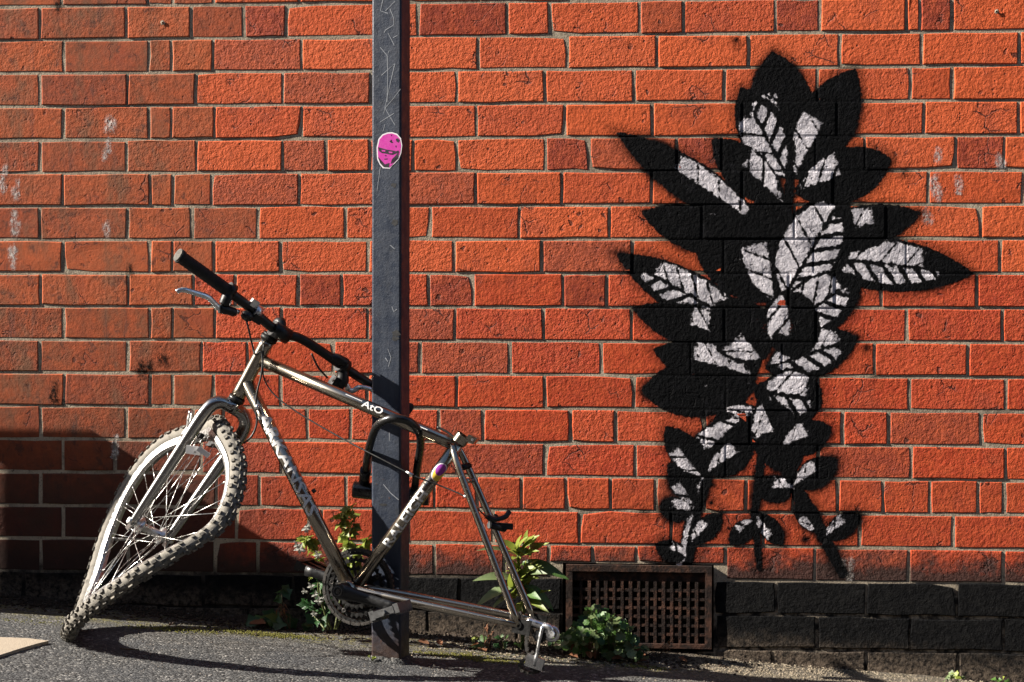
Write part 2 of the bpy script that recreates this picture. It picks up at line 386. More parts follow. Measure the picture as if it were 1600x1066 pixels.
sl_pts = [on_ground(*p) for p in ((-120, 998), (0, 1003), (45, 1004.5), (78, 1008.5), (60, 1013), (30, 1022), (0, 1032), (-60, 1050), (-120, 1066))]
b = MB(); top = [p+Vector((0, 0, .006)) for p in sl_pts]; n = len(top)
b.add(top+[p-Vector((0, 0, .02)) for p in sl_pts], [tuple(range(n))]+[(i, (i+1) % n, n+(i+1) % n, n+i) for i in range(n)])
tag(b.build('concrete_patch', M_SLAB), 'pale beige concrete patch in the pavement at the lower left corner', kind='structure')

# ------------------------------------------------------------------ brick wall
wall = root('brick_wall', (0, 0, 0), 'weathered orange-red brick wall with black painted plinth courses', 'wall')
ROWS = {
 0: [-40, 94, 229, 268, 332, 466, 606, 746, 886, 1026, 1166, 1310, 1450, 1590, 1640],
 1: [-76, 60, 195, 296, 379, 445, 583, 651, 790, 857, 997, 1066, 1209, 1279, 1414, 1435, 1485, 1628],
 2: [-38, 98, 231, 266, 331, 469.5, 608, 745, 885, 1025, 1167, 1310, 1438, 1590, 1735],
 3: [-75, 61, 197, 304, 440, 577, 712, 850, 989, 1130, 1276, 1420, 1486, 1628],
 4: [-38, 98, 232, 266, 334, 470, 608, 743, 881, 1018, 1159, 1306, 1442, 1590, 1735],
 5: [-74, 62, 197, 306, 440, 508, 577, 644, 713, 851, 919, 1056, 1127, 1273, 1350, 1492, 1568, 1710],
 6: [-39, 97, 234, 269, 330, 467, 605, 742, 877, 1017, 1159, 1301, 1450, 1597, 1740],
 7: [-74, 62, 199, 299, 403, 539, 672, 811, 951, 1096, 1240, 1384, 1532, 1678],
 8: [-38, 98, 234, 269, 334, 438, 574, 709, 846, 987, 1130, 1271, 1415, 1562, 1706],
 9: [-72, 64, 200, 302, 367, 466, 534, 670, 739, 879, 948, 1087, 1232, 1304, 1377, 1526, 1672],
 10: [-36, 100, 235, 270, 336, 440, 575, 711, 849, 987, 1131, 1275, 1417, 1566, 1712],
 11: [-74, 62, 200, 316, 386, 522, 588, 657, 797, 940, 1079, 1222, 1367, 1513, 1658],
 12: [-35, 101, 235, 270, 334, 439, 575, 714, 852, 991, 1134, 1278, 1422, 1572, 1716],
 13: [-72, 64, 199, 301, 349, 481, 549, 686, 756, 892, 962, 1102, 1172, 1317, 1389, 1534, 1680],
 14: [-36, 100, 180, 316, 440, 578, 715, 852, 994, 1134, 1279, 1425, 1572, 1718],
 15: [-70, 65, 200, 340, 407, 542, 680, 747, 816, 886, 955, 1026, 1099, 1167, 1239, 1310, 1381, 1454, 1529, 1570, 1716],
 16: [-36, 100, 236, 371, 505, 640, 772, 907, 1050, 1194, 1344, 1491, 1638],
 17: [-70, 66, 202, 338, 405, 542, 680, 790, 859, 928, 996, 1135, 1275, 1421, 1570, 1716],
 18: [-100, 40, 180, 320, 460, 590, 720, 879, None, 1119, 1214, 1355, 1497, 1640],
 19: [-30, 110, 250, 390, 530, 670, 810, 879, None, 1119, 1279, 1423, 1569, 1715],
 20: [-100, 40, 180, 320, 460, 600, 740, 879, None, 1119, 1210, 1355, 1499, 1645],
}
VEXL, VEXR, VEZT, VEZB = at(881, 900, 0).x, at(1117, 900, 0).x, at(1000, 880, 0).z, at(1000, 1016, 0).z
BR = []     # x0, x1, z0, z1, front y
def tone(px, row):
    v = random.random(); old = px < 302
    if old:
        base = Vector((.36, .092, .034)).lerp(Vector((.23, .068, .036)), random.random()); r = .12+.28*random.random()
        if row > 9: base *= .78
    else:
        base = Vector((.46, .080, .024)).lerp(Vector((.30, .040, .014)), v); r = random.choice((.45, .7, .85, 1.0, 1.1))
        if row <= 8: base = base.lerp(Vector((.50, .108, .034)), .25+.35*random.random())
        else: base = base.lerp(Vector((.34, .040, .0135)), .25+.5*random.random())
    if row == 15 and px > 700: base = Vector((.30, .050, .020)).lerp(Vector((.36, .06, .022)), v); r = .45
    if row == 16: base = Vector((.37, .056, .020)).lerp(Vector((.31, .046, .018)), v); r = .55
    if random.random() < .10: base = base.lerp(Vector((.17, .045, .028)), .6)
    return base, r
DARKER = {(1, 1209), (5, 851), (5, 1056), (1, 379), (1, 651), (5, 1492), (9, 466), (9, 670), (1, 1435), (9, 879), (14, 715)}
def brick_geo(w, h, jit=.0011):
    hw, hh = w/2, h/2
    per = [(-hw, -hh), (-hw*.35, -hh), (hw*.35, -hh), (hw, -hh), (hw, 0), (hw, hh), (hw*.35, hh), (-hw*.35, hh), (-hw, hh), (-hw, 0)]
    per = [(x+random.gauss(0, jit), z+random.gauss(0, jit)) for x, z in per]
    if random.random() < .16:                                    # a knocked-off corner
        k = random.choice((0, 3, 5, 8)); x, z = per[k]; c = random.uniform(.003, .008); per[k] = (x-math.copysign(c, x), z-math.copysign(c, z))
    n = len(per); vs = []
    for x, z in per: vs.append((x-math.copysign(.0024, x) if abs(x) > hw*.8 else x, random.gauss(0, .00025), z-math.copysign(.0024, z) if abs(z) > hh*.6 else z))
    vs += [(x, .0018, z) for x, z in per]; vs += [(x, .03, z) for x, z in per]
    fs = [tuple(range(n))]+[(i+o, i+n+o, (i+1) % n+n+o, (i+1) % n+o) for o in (0, n) for i in range(n)]
    return vs, fs
def row_z(r): return Z0-(r-2)*CH, Z0-(r-1)*CH
for r, xs in ROWS.items():
    zt, zb = row_z(r)
    for a, c in zip(xs[:-1], xs[1:]):
        if a is None or c is None: continue
        py = proj(0, 0, (zt+zb)/2)[1]
        x0, x1 = at(a, py, 0).x, at(c, py, 0).x
        gp = random.uniform(.0065, .0105) if c-a > 40 else .007
        u0, u1, v0, v1 = x0+gp/2, x1-gp/2, zb+random.uniform(.0030, .0046), zt-random.uniform(.0036, .0052)
        if r == 17 and u1 > VEXL+.02 and u0 < VEXR-.02: v0 = VEZT+.004
        if c <= 0 or a >= 1600: field = True
        else: field = False
        yf = -.0009-random.random()*.0017
        BR.append((u0, u1, v0, v1, yf, r, a, field))
gz = lambda x: ground(x, 0)
for (u0, u1, v0, v1, yf, r, a, field) in BR:
    if field or v1 < gz((u0+u1)/2)-.01: continue
    vs, fs = brick_geo(u1-u0, v1-v0, .0016 if r > 17 else .0009)
    me = bpy.data.meshes.new('brick'); me.from_pydata(vs, [], fs); me.update()
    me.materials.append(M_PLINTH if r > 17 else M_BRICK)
    o = bpy.data.objects.new('brick', me); COL.objects.link(o); o.parent = wall; o.location = ((u0+u1)/2, yf-(.002 if r > 17 else 0), (v0+v1)/2)
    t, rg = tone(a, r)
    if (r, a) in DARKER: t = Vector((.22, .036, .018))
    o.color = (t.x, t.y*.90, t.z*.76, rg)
# the wall goes on beyond the picture: one joined field of bricks
fv, ff, fc = [], [], []
def field_brick(u0, u1, v0, v1, dark):
    vs, fs = brick_geo(u1-u0, v1-v0); n = len(fv); yf = -.0009-random.random()*.0017
    cx, cz_ = (u0+u1)/2, (v0+v1)/2
    fv.extend([(x+cx, y+yf, z+cz_) for x, y, z in vs]); ff.extend([tuple(i+n for i in f) for f in fs])
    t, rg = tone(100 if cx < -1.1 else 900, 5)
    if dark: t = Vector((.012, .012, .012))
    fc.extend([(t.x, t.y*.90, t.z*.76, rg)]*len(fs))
XL = [at(min(x for x in ROWS[r] if x is not None), 500, 0).x for r in ROWS]; 
for r in range(-18, 21):
    zt, zb = row_z(r)
    if r in ROWS:
        py = proj(0, 0, (zt+zb)/2)[1]
        lo, hi = at(min(x for x in ROWS[r] if x is not None), py, 0).x, at(ROWS[r][-1], py, 0).x
        spans = [(-4.2, lo), (hi, 3.6)]
        for (u0, u1, v0, v1, yf, rr, a, fl) in BR:
            if rr == r and fl: field_brick(u0, u1, v0, v1, r > 17)
    else: spans = [(-4.2+(r % 2)*.119, 3.6)]
    for lo, hi in spans:
        if lo < -2:
            x = hi
            while x > lo+.05: field_brick(max(lo, x-.238)+.005, x-.005, zb+.0055, zt-.0055, r > 17); x -= .238
        else:
            x = lo
            while x < hi-.05: field_brick(x+.005, min(hi, x+.238)-.005, zb+.0055, zt-.0055, r > 17); x += .238
    if r not in ROWS:
        pass
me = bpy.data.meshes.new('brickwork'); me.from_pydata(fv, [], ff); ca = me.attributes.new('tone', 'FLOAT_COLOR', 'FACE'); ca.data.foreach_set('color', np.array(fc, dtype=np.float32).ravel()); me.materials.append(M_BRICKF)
o = bpy.data.objects.new('brickwork', me); COL.objects.link(o); o.parent = wall; o['kind'] = 'stuff'
# mortar bed with the opening for the air vent
b = MB(); zlo, zhi = -.6, 3.36
def quad(x0, x1, z0, z1): b.add([(x0, 0, z0), (x1, 0, z0), (x1, 0, z1), (x0, 0, z1)], [(0, 1, 2, 3)])
quad(-4.2, VEXL, zlo, zhi); quad(VEXR, 3.6, zlo, zhi); quad(VEXL, VEXR, VEZT, zhi); quad(VEXL, VEXR, zlo, VEZB)
D = .12
b.add([(VEXL, 0, VEZB), (VEXR, 0, VEZB), (VEXR, 0, VEZT), (VEXL, 0, VEZT), (VEXL, D, VEZB), (VEXR, D, VEZB), (VEXR, D, VEZT), (VEXL, D, VEZT)], [(0, 4, 5, 1), (1, 5, 6, 2), (2, 6, 7, 3), (3, 7, 4, 0), (4, 7, 6, 5)])
b.add([(-4.2, .23, zlo), (3.6, .23, zlo), (3.6, .23, zhi), (-4.2, .23, zhi), (-4.2, 0, zhi), (3.6, 0, zhi), (-4.2, 0, zlo), (3.6, 0, zlo)], [(0, 3, 2, 1), (3, 4, 5, 2), (0, 6, 4, 3), (1, 2, 5, 7)])
b.build('mortar', M_MORTAR, wall, fix=False)
# drilled holes with grey filler in two bricks
for px, py in ((252, 38), (1555, 15)):
    p = at(px, py, -.004); b = MB(); n = 14
    rr = [.006*random.uniform(.8, 1.25) for _ in range(n)]
    ring = [p+Vector((math.cos(k/n*6.283)*rr[k], 0, math.sin(k/n*6.283)*rr[k])) for k in range(n)]
    inn = [p+Vector((math.cos(k/n*6.283)*.0028, -.001, math.sin(k/n*6.283)*.0028)) for k in range(n)]
    dp = [q+Vector((0, .003, 0)) for q in inn]
    b.add(ring+inn+dp, [(k, (k+1) % n, n+(k+1) % n, n+k) for k in range(n)]+[(n+k, n+(k+1) % n, 2*n+(k+1) % n, 2*n+k) for k in range(n)])
    b.build('wall_plug', M_SLAB, wall); b2 = MB(); b2.add(dp, [tuple(range(n))]); b2.build('plug_hole', M_DARK, wall)

# ------------------------------------------------------------------ paint film lying on the brick faces
def film(name, x0, x1, z0, z1, fn, parent, step=.003, margin=-.034):
    xs = np.arange(x0, x1, step); zs = np.arange(z0, z1, step); X, Z = np.meshgrid(xs, zs)
    Y = np.zeros_like(X)
    for (u0, u1, v0, v1, yf, r, a, fl) in BR:
        if u1 < x0 or u0 > x1 or v1 < z0 or v0 > z1: continue
        k = (X > u0-.002) & (X < u1+.002) & (Z > v0-.002) & (Z < v1+.002); Y[k] = np.minimum(Y[k], yf-(.002 if r > 17 else 0))
    Y -= .0005
    PX, PY = proj(X, Y, Z); kb, kw = fn(PX, PY)                 # in photo-pixel units of about 1.7 mm
    kb = kb*.0017; kw = kw*.0017
    nz, nx = X.shape; cell = np.maximum(kb, kw) > margin
    cm = cell[:-1, :-1] | cell[1:, :-1] | cell[:-1, 1:] | cell[1:, 1:]
    idx = np.arange(nz*nx).reshape(nz, nx)
    q = np.stack([idx[:-1, :-1][cm], idx[:-1, 1:][cm], idx[1:, 1:][cm], idx[1:, :-1][cm]], 1)
    used, inv = np.unique(q, return_inverse=True); inv = inv.reshape(q.shape)
    V = np.stack([X.ravel()[used], Y.ravel()[used], Z.ravel()[used]], 1).astype(np.float32)
    me = bpy.data.meshes.new(name); me.vertices.add(len(V)); me.vertices.foreach_set('co', V.ravel())
    me.loops.add(inv.size); me.loops.foreach_set('vertex_index', inv.ravel().astype(np.int32))
    me.polygons.add(len(q)); me.polygons.foreach_set('loop_start', np.arange(0, inv.size, 4, dtype=np.int32)); me.polygons.foreach_set('loop_total', np.full(len(q), 4, np.int32))
    me.update(); me.validate()
    for nm, arr in (('black', kb), ('white', kw)):
        t = me.attributes.new(nm, 'FLOAT', 'POINT'); t.data.foreach_set('value', arr.ravel()[used].astype(np.float32))
    me.materials.append(M_FILM); o = bpy.data.objects.new(name, me); COL.objects.link(o); o.parent = parent; return o
def vesica(X, Y, x0, y0, x1, y1, w):
    """signed distance, positive inside, of a pointed leaf from (x0,y0) to (x1,y1) of full width w"""
    L = math.hypot(x1-x0, y1-y0)/2; cx, cy = (x0+x1)/2, (y0+y1)/2; ux, uy = (x1-x0)/(2*L), (y1-y0)/(2*L)
    a = np.abs((X-cx)*-uy+(Y-cy)*ux); t = (X-cx)*ux+(Y-cy)*uy
    h = w/2; R = (L*L+h*h)/(2*h)
    return R-np.hypot(t, a+(R-h))
def seg(X, Y, pts, r0, r1):
    d = np.full(X.shape, -1e9); n = len(pts)-1
    for i in range(n):
        (ax, ay), (bx, by) = pts[i], pts[i+1]; L2 = (bx-ax)**2+(by-ay)**2
        t = np.clip(((X-ax)*(bx-ax)+(Y-ay)*(by-ay))/L2, 0, 1); r = r0+(r1-r0)*(i+t)/n
        d = np.maximum(d, r-np.hypot(X-ax-t*(bx-ax), Y-ay-t*(by-ay)))
    return d
# a plain stencilled plant stands where the painted picture is
LV = [ # base x,y, tip x,y, width, white share
 (1235, 270, 1205, 78, 105, .5), (1240, 280, 1335, 105, 92, .25), (1232, 280, 1155, 135, 80, .6), (1240, 300, 1392, 245, 86, .2), (1225, 320, 1110, 215, 70, .4),
 (1205, 365, 960, 205, 66, .45), (1190, 390, 1000, 330, 72, .2), (1235, 395, 1522, 425, 84, .6), (1240, 380, 1440, 330, 70, .45), (1215, 470, 1085, 335, 104, .2),
 (1215, 480, 1190, 300, 100, .35), (1222, 470, 1318, 300, 116, .85), (1210, 520, 1345, 430, 92, .7), (1200, 530, 960, 395, 74, .65), (1195, 545, 985, 480, 70, .35),
 (1195, 575, 1340, 525, 78, .75), (1185, 600, 1000, 610, 92, .2), (1185, 590, 1020, 545, 70, .45), (1190, 610, 1285, 625, 90, .6), (1195, 560, 1120, 470, 96, .15),
 (1190, 640, 1110, 690, 70, .15), (1190, 620, 1240, 740, 84, .1), (1165, 650, 1060, 750, 66, .3), (1090, 790, 1045, 720, 40, .3), (1240, 760, 1310, 715, 46, .3), (1080, 850, 1130, 800, 36, .3), (1280, 830, 1245, 775, 38, .2), (1225, 450, 1250, 560, 90, .4), (1105, 740, 1180, 690, 50, .5), (1085, 800, 1030, 790, 40, .4), (1245, 765, 1180, 760, 44, .3), (1290, 840, 1345, 800, 38, .4), (1075, 870, 1025, 850, 34, .3), (1100, 745, 1040, 665, 50, .4), (1220, 700, 1300, 665, 54, .3), (1184, 800, 1225, 850, 34, .4), (1182, 810, 1140, 850, 34, .3)]
ST = [([(1070, 885), (1085, 800), (1110, 720), (1150, 640), (1190, 540), (1215, 430), (1232, 300), (1235, 200)], 13, 7), ([(1318, 893), (1285, 830), (1248, 770), (1220, 700), (1195, 610)], 8, 16), ([(1188, 885), (1180, 800), (1192, 700), (1195, 610)], 5, 9)]
def mural_fn(X, Y):
    kb = np.full(X.shape, -1e9); kw = np.full(X.shape, -1e9)
    r = np.random.default_rng(3)
    for pts, a, c in ST: kb = np.maximum(kb, seg(X, Y, pts, a, c))
    kw = np.maximum(kw, seg(X, Y, [(1064, 880), (1080, 800), (1098, 745)], 4, 1))
    for (x0, y0, x1, y1, w, sh) in LV:
        d = vesica(X, Y, x0, y0, x1, y1, w)
        kw = np.where(d > -2, np.minimum(kw, -np.maximum(d, 0)), kw)         # this leaf is laid over the earlier ones
        kb = np.maximum(kb, d)
        L = math.hypot(x1-x0, y1-y0); ux, uy = (x1-x0)/L, (y1-y0)/L; vx, vy = -uy, ux
        if vx+vy*1.2 > 0: vx, vy = -vx, -vy                                     # lit half faces up-left
        t = ((X-x0)*ux+(Y-y0)*uy); s = (X-x0)*vx+(Y-y0)*vy
        half = np.minimum(d-w*.07, s-2.0-w*.02)
        pp = r.uniform(24, 40); veins = np.abs(((t-s*r.uniform(.5, 1.1)) % pp)-pp/2)-1.2-2*r.random()
        lit = np.minimum(half, veins); lit = np.minimum(lit, (L*(.35+.6*sh)-t)*.5); lit = np.minimum(lit, (t-L*.08)*.5)
        kw = np.maximum(kw, lit)
        if sh > .5:
            oth = np.minimum(np.minimum(d-w*.16, -s-3), np.minimum(np.abs(((t+s*.8) % 26)-13)-5, (L*.8-t)*.5)); kw = np.maximum(kw, oth)
    for _ in range(70):
        i = r.integers(len(LV)); x0, y0, x1, y1, w, sh = LV[i]; k = r.random()
        x, y = x0+(x1-x0)*k+r.normal(0, w*.45), y0+(y1-y0)*k+r.normal(0, w*.45)
        kb = np.maximum(kb, r.uniform(.8, 2.6)-np.hypot(X-x, Y-y))
    return kb, np.minimum(kw, kb+1)
mx0, mx1, mz0, mz1 = at(925, 500, 0).x, at(1555, 500, 0).x, at(1200, 902, 0).z, at(1200, 52, 0).z
mural = film('stencil_mural', mx0, mx1, mz0, mz1, mural_fn, None)
tag(mural, 'large black and white sprayed stencil painting on the right of the brick wall', 'mural')
# white splashes on the old bricks at left, a scorched patch, grey smears at right
def splash(px, py, hw, hh, white=True, seed=0, k=7):
    r = np.random.default_rng(seed); bl = [(px+r.normal(0, hw*.45), py+r.normal(0, hh*.5), r.uniform(.12, .5)*min(hw, hh)+.5) for _ in range(k)]
    def fn(X, Y):
        d = np.full(X.shape, -1e9)
        for x, y, q in bl: d = np.maximum(d, q-np.hypot(X-x, (Y-y)*.55))
        n = np.full(X.shape, -1e9); return (n, d) if white else (d, n)
    c = at(px, py, 0); o = film('paint_splash' if white else 'scorch_mark', c.x-hw*.0017*2.2, c.x+hw*.0017*2.2, c.z-hh*.0017*2.2, c.z+hh*.0017*2.2, fn, wall, .0025, -.016); o.data.materials[0] = M_SPL if white else M_SCO
for i, (px, py, hw, hh) in enumerate(((172, 197, 10, 14), (168, 232, 5, 16), (24, 306, 4, 13), (3, 292, 5, 22), (24, 352, 6, 20), (165, 356, 5, 12), (20, 405, 6, 16), (1462, 292, 8, 14), (1497, 284, 6, 8), (1450, 335, 8, 10), (1465, 238, 4, 10), (1562, 250, 5, 8), (180, 705, 4, 12), (1330, 882, 8, 12))):
    splash(px, py, hw, hh, True, i+1)
for i, (px, py, hw, hh) in enumerate(((228, 580, 16, 8), (255, 567, 6, 9), (84, 622, 6, 12), (92, 632, 12, 3), (201, 425, 4, 6), (88, 12, 5, 8))):
    splash(px, py, hw, hh, False, i+40)

# ------------------------------------------------------------------ air vent
vx0, vx1 = at(886, 950, -.012).x, at(1114, 950, -.012).x; vz1, vz0 = at(1000, 883, -.012).z, at(1000, 1012, -.012).z
vent = root('air_vent', ((vx0+vx1)/2, -.01, vz0), 'rusted iron air vent grille set into the foot of the wall', 'vent')
X_, Y_, Z_ = (1, 0, 0), (0, 1, 0), (0, 0, 1)
def bar(name, xa, xb, za, zb, ya, yb, mat, par):
    b = MB(); b.box(((xa+xb)/2, (ya+yb)/2, (za+zb)/2), X_, Y_, Z_, abs(xb-xa)/2, abs(yb-ya)/2, abs(zb-za)/2); return b.build(name, mat, par)
fw = .017
bar('frame_rail', vx0, vx1, vz1-fw, vz1, -.0105, .01, M_RUST, vent)
bar('frame_post', vx0, vx0+fw, vz0, vz1-fw-.0005, -.0100, .01, M_RUST, vent); bar('frame_post', vx1-fw, vx1, vz0, vz1-fw-.0005, -.0100, .01, M_RUST, vent)
bar('frame_rail', vx0+fw+.0005, vx1-fw-.0005, vz0, vz0+.012, -.0095, .01, M_RUST, vent)
gx0, gx1, gz0, gz1 = vx0+fw+.001, vx1-fw-.001, vz0+.013, vz1-fw-.026
bar('top_plate', gx0, gx1, gz1, vz1-fw-.001, -.0030, .004, M_RUST, vent)
nv = 16; pit_ = (gx1-gx0)/nv
for k in range(nv+1):
    x = gx0+k*pit_; w = .0040*random.uniform(.85, 1.15)
    if 0 < k < nv: bar('grille_bar', x-w, x+w, gz0, gz1-.0005, -.0050, .003, M_RUST, vent)
nh = max(4, int(round((gz1-gz0)/pit_)))
for k in range(1, nh):
    z = gz0+k*(gz1-gz0)/nh; w = .0038*random.uniform(.85, 1.15)
    bar('grille_bar', gx0, gx1, z-w, z+w, -.0042, .0038, M_RUST, vent)

# ------------------------------------------------------------------ sign post
PC = Vector((at(611, 600, -.40).x, -.40, 0)); PA = math.radians(-9.8); HS = .0375
pu, pv = Vector((math.cos(PA), math.sin(PA), 0)), Vector((-math.sin(PA), math.cos(PA), 0))    # across, and away from camera
pz0 = ground(PC.x, PC.y)
post = root('sign_post', (PC.x, PC.y, pz0), 'square dark blue-grey steel post the bicycle is locked to', 'post')
def post_shaft():
    rad = .006; prof = []
    for cx, cy, a0 in ((1, 1, 0), (-1, 1, 90), (-1, -1, 180), (1, -1, 270)):
        for k in range(5):
            a = math.radians(a0+k*22.5); prof.append(((HS-rad)*cx+rad*math.cos(a), (HS-rad)*cy+rad*math.sin(a)))
    zs = [pz0-.05, pz0+.02, pz0+.6, pz0+1.2, 2.9]; n = len(prof); vs = [PC+pu*x+pv*y+Vector((0, 0, z)) for z in zs for x, y in prof]
    fs = [(i*n+k, i*n+(k+1) % n, (i+1)*n+(k+1) % n, (i+1)*n+k) for i in range(len(zs)-1) for k in range(n)]+[tuple(range((len(zs)-1)*n, len(zs)*n))]
    b = MB(); b.add(vs, fs, True); o = b.build('shaft', M_POLE, post)
    return o
sh = post_shaft()
# keep flat faces of the shaft crisp
for p in sh.data.polygons:
    if len(p.vertices) > 4: p.use_smooth = False
sh.data.shade_smooth() if hasattr(sh.data, 'shade_smooth') else None
md = sh.modifiers.new('weighted', 'WEIGHTED_NORMAL'); md.keep_sharp = False; md.weight = 100
b = MB(); b.tube([PC+Vector((0, 0, 2.88)), PC+Vector((0, 0, 2.93))], [.05, .046], 4); b.build('cap', M_POLE, post)
# ragged tar collar round the foot
b = MB(); n = 22; ring0 = []; ring1 = []; ring2 = []
for k in range(n):
    a = 2*math.pi*k/n; q = max(abs(math.cos(a)), abs(math.sin(a))); d = pu*math.cos(a)+pv*math.sin(a); e = random.uniform(.010, .026)
    p0 = PC+d*(HS/q-.001); p1 = PC+d*(HS/q+e*.4); p2 = PC+d*(HS/q+e)
    ring0.append(Vector((p0.x, p0.y, ground(p0.x, p0.y)+random.uniform(.008, .014)))); ring1.append(Vector((p1.x, p1.y, ground(p1.x, p1.y)+random.uniform(.006, .010)))); ring2.append(Vector((p2.x, p2.y, ground(p2.x, p2.y)-.003)))
b.add(ring0+ring1+ring2, [(o_+k, o_+(k+1) % n, o_+n+(k+1) % n, o_+n+k) for o_ in (0, n) for k in range(n)], True)
b.build('tar_collar', M_ASPHALT, post)
fp, fn_ = PC-pv*HS, pv
def on_post(px, py, off): return hit(px, py, fp-pv*off, fn_)
def strip(name, pts, w, mat, par, off=.0004):
    P = [on_post(x, y, off) for x, y in pts]; b = MB(); vs = []
    for i, p in enumerate(P):
        t = (P[min(i+1, len(P)-1)]-P[max(i-1, 0)]).normalized(); nn = t.cross(pv).normalized(); ww = w*random.uniform(.5, 1.1)
        vs += [p+nn*ww, p-nn*ww, ]
    b.add(vs, [(2*i, 2*i+1, 2*i+3, 2*i+2) for i in range(len(P)-1)]); return b.build(name, mat, par)
for pts in ([(596, 0), (592, 18), (604, 22)], [(615, 3), (607, 11), (600, 18)], [(607, 15), (613, 30), (613, 40), (600, 48), (598, 52)], [(604, 53), (609, 62), (614, 72)], [(612, 60), (619, 56)], [(592, 75), (603, 88), (606, 80)],
            [(603, 88), (604, 120), (603, 160)], [(594, 119), (605, 109), (615, 100), (606, 140), (598, 178)], [(624, 140), (612, 156), (600, 170)], [(600, 170), (608, 184), (616, 197)], [(592, 192), (603, 185), (614, 178)], [(600, 195), (597, 206)],
            [(609, 384), (616, 390)], [(588, 300), (593, 262)], [(612, 480), (615, 488), (620, 484)], [(606, 546), (611, 560), (607, 574)], [(602, 560), (606, 566)], [(609, 690), (609, 676)], [(600, 758), (612, 772), (624, 782)], [(590, 645), (596, 652)]):
    strip('scratch', pts, .0010, M_SCR, post)
for px, py, rx, ry in ((614, 290, 5, 4), (616, 348, 6, 6), (619, 522, 8, 6), (617, 530, 6, 5), (600, 790, 8, 2)):
    n = 12; b = MB(); b.add([on_post(px+math.cos(k/n*6.283)*rx*random.uniform(.6, 1.2), py+math.sin(k/n*6.283)*ry*random.uniform(.6, 1.2), .0003) for k in range(n)], [tuple(range(n))]); b.build('scuff', M_SCUFF, post)

# ------------------------------------------------------------------ face sticker on the post
stk = root('sticker', on_post(607, 264, 0), 'small magenta sticker of a face with glasses on the post', 'sticker')
def patch(name, pts, off, mat, par, on=on_post):
    P = [on(x, y, off) for x, y in pts]; n = len(P); bm = bmesh.new()
    vs = [bm.verts.new(p-origin(par)) for p in P]; bm.faces.new(vs); bmesh.ops.triangulate(bm, faces=bm.faces)
    bmesh.ops.recalc_face_normals(bm, faces=bm.faces)
    me = bpy.data.meshes.new(name); bm.to_mesh(me); bm.free(); me.materials.append(mat)
    o = bpy.data.objects.new(name, me); COL.objects.link(o); o.parent = par; return o
OUT = [(587, 232), (590, 218), (596, 211), (604, 208), (611, 207.5), (619, 210), (625, 217), (627, 228), (625.5, 240), (621.5, 250), (615, 257), (611, 260), (608, 264.5), (597, 264), (592, 258), (588, 250), (587.5, 243)]
cxs, cys = 607, 236
patch('border', OUT, .0006, M_STW, stk)
IN = [(cxs+(x-cxs)*.91, cys+(y-cys)*.93) for x, y in OUT]
fo = patch('face', IN, .0009, M_PINK, stk)
for pts in ([(589.5, 231), (596, 233), (603, 234.8), (611, 236), (616.5, 237), (616.5, 241), (612, 243), (606, 242), (604, 238.6), (602, 241), (595, 240), (590.5, 237)], [(616, 238), (621, 236), (622.5, 239), (617, 241)],
            [(589, 246), (591, 248), (593, 254), (600, 258), (607, 255.5), (606.5, 262.5), (598, 262), (592.5, 256)], [(617.5, 243), (621.5, 239), (620.5, 248), (613.5, 255), (609, 257), (611, 250)],
            [(599, 249), (604, 248.6), (604, 250), (599, 250.4)], [(600, 243.5), (602.5, 243.5), (602, 245), (600, 245)],
            [(607, 222), (610, 219), (611, 222), (613, 224), (610, 224.5)], [(617, 218), (620, 217), (623, 220), (621, 224), (618, 222)], [(609, 212), (611, 211.4), (610.4, 214)], [(616, 229), (618, 228), (617.5, 232)]):
    patch('print', pts, .0012, M_STB, stk)
for c in ((598, 236.6), (609, 239)): patch('lens', [(c[0]-3.2, c[1]-1.3), (c[0]+3.0, c[1]-.8), (c[0]+2.6, c[1]+1.6), (c[0]-2.6, c[1]+1.2)], .0015, M_PINK, stk)

# ------------------------------------------------------------------ bicycle
def yf(px, py): return -.505+.21*(620-px)/640-.10*(py-700)/640
def P(px, py, d=0): return at(px, py, yf(px, py)+d)
bike = root('bicycle', (at(560, 1000, -.5).x, -.5, ground(at(560, 1000, -.5).x, -.5)), 'wrecked silver mountain bike without saddle or rear wheel, its front wheel buckled', 'bicycle')
HT, HB = P(419, 533), P(371, 624)
fr = MB(); fr.tube([HT, HT.lerp(HB, .12), HT.lerp(HB, .88), HB], [.0185, .0175, .0175, .0185], 18)
BBc = P(549, 921); lat = Vector((.25, .965, -.06)).normalized()
frame = fr.build('frame', M_STEEL, bike)
fr = MB(); fr.tube([BBc-lat*.036, BBc+lat*.036], .021, 18); fr.build('bottom_bracket_shell', M_STEEL, frame)
def ftube(name, a, c, r, mat=M_STEEL, n=16, k=2):
    b = MB(); b.tube([a.lerp(c, i/k) for i in range(k+1)], r, n); return b.build(name, mat, frame)
TT0, TT1 = P(412, 567), P(713, 696); DT0, DT1 = P(386, 600), P(547, 915); STt, STb = P(723, 684), P(562, 912)
ftube('top_tube', TT0, TT1, .0152); ftube('down_tube', DT0, DT1, .0172); ftube('seat_tube', STt, STb, .0152)
DRc = P(824, 972); side = lat*.058
SS0 = P(714, 704)
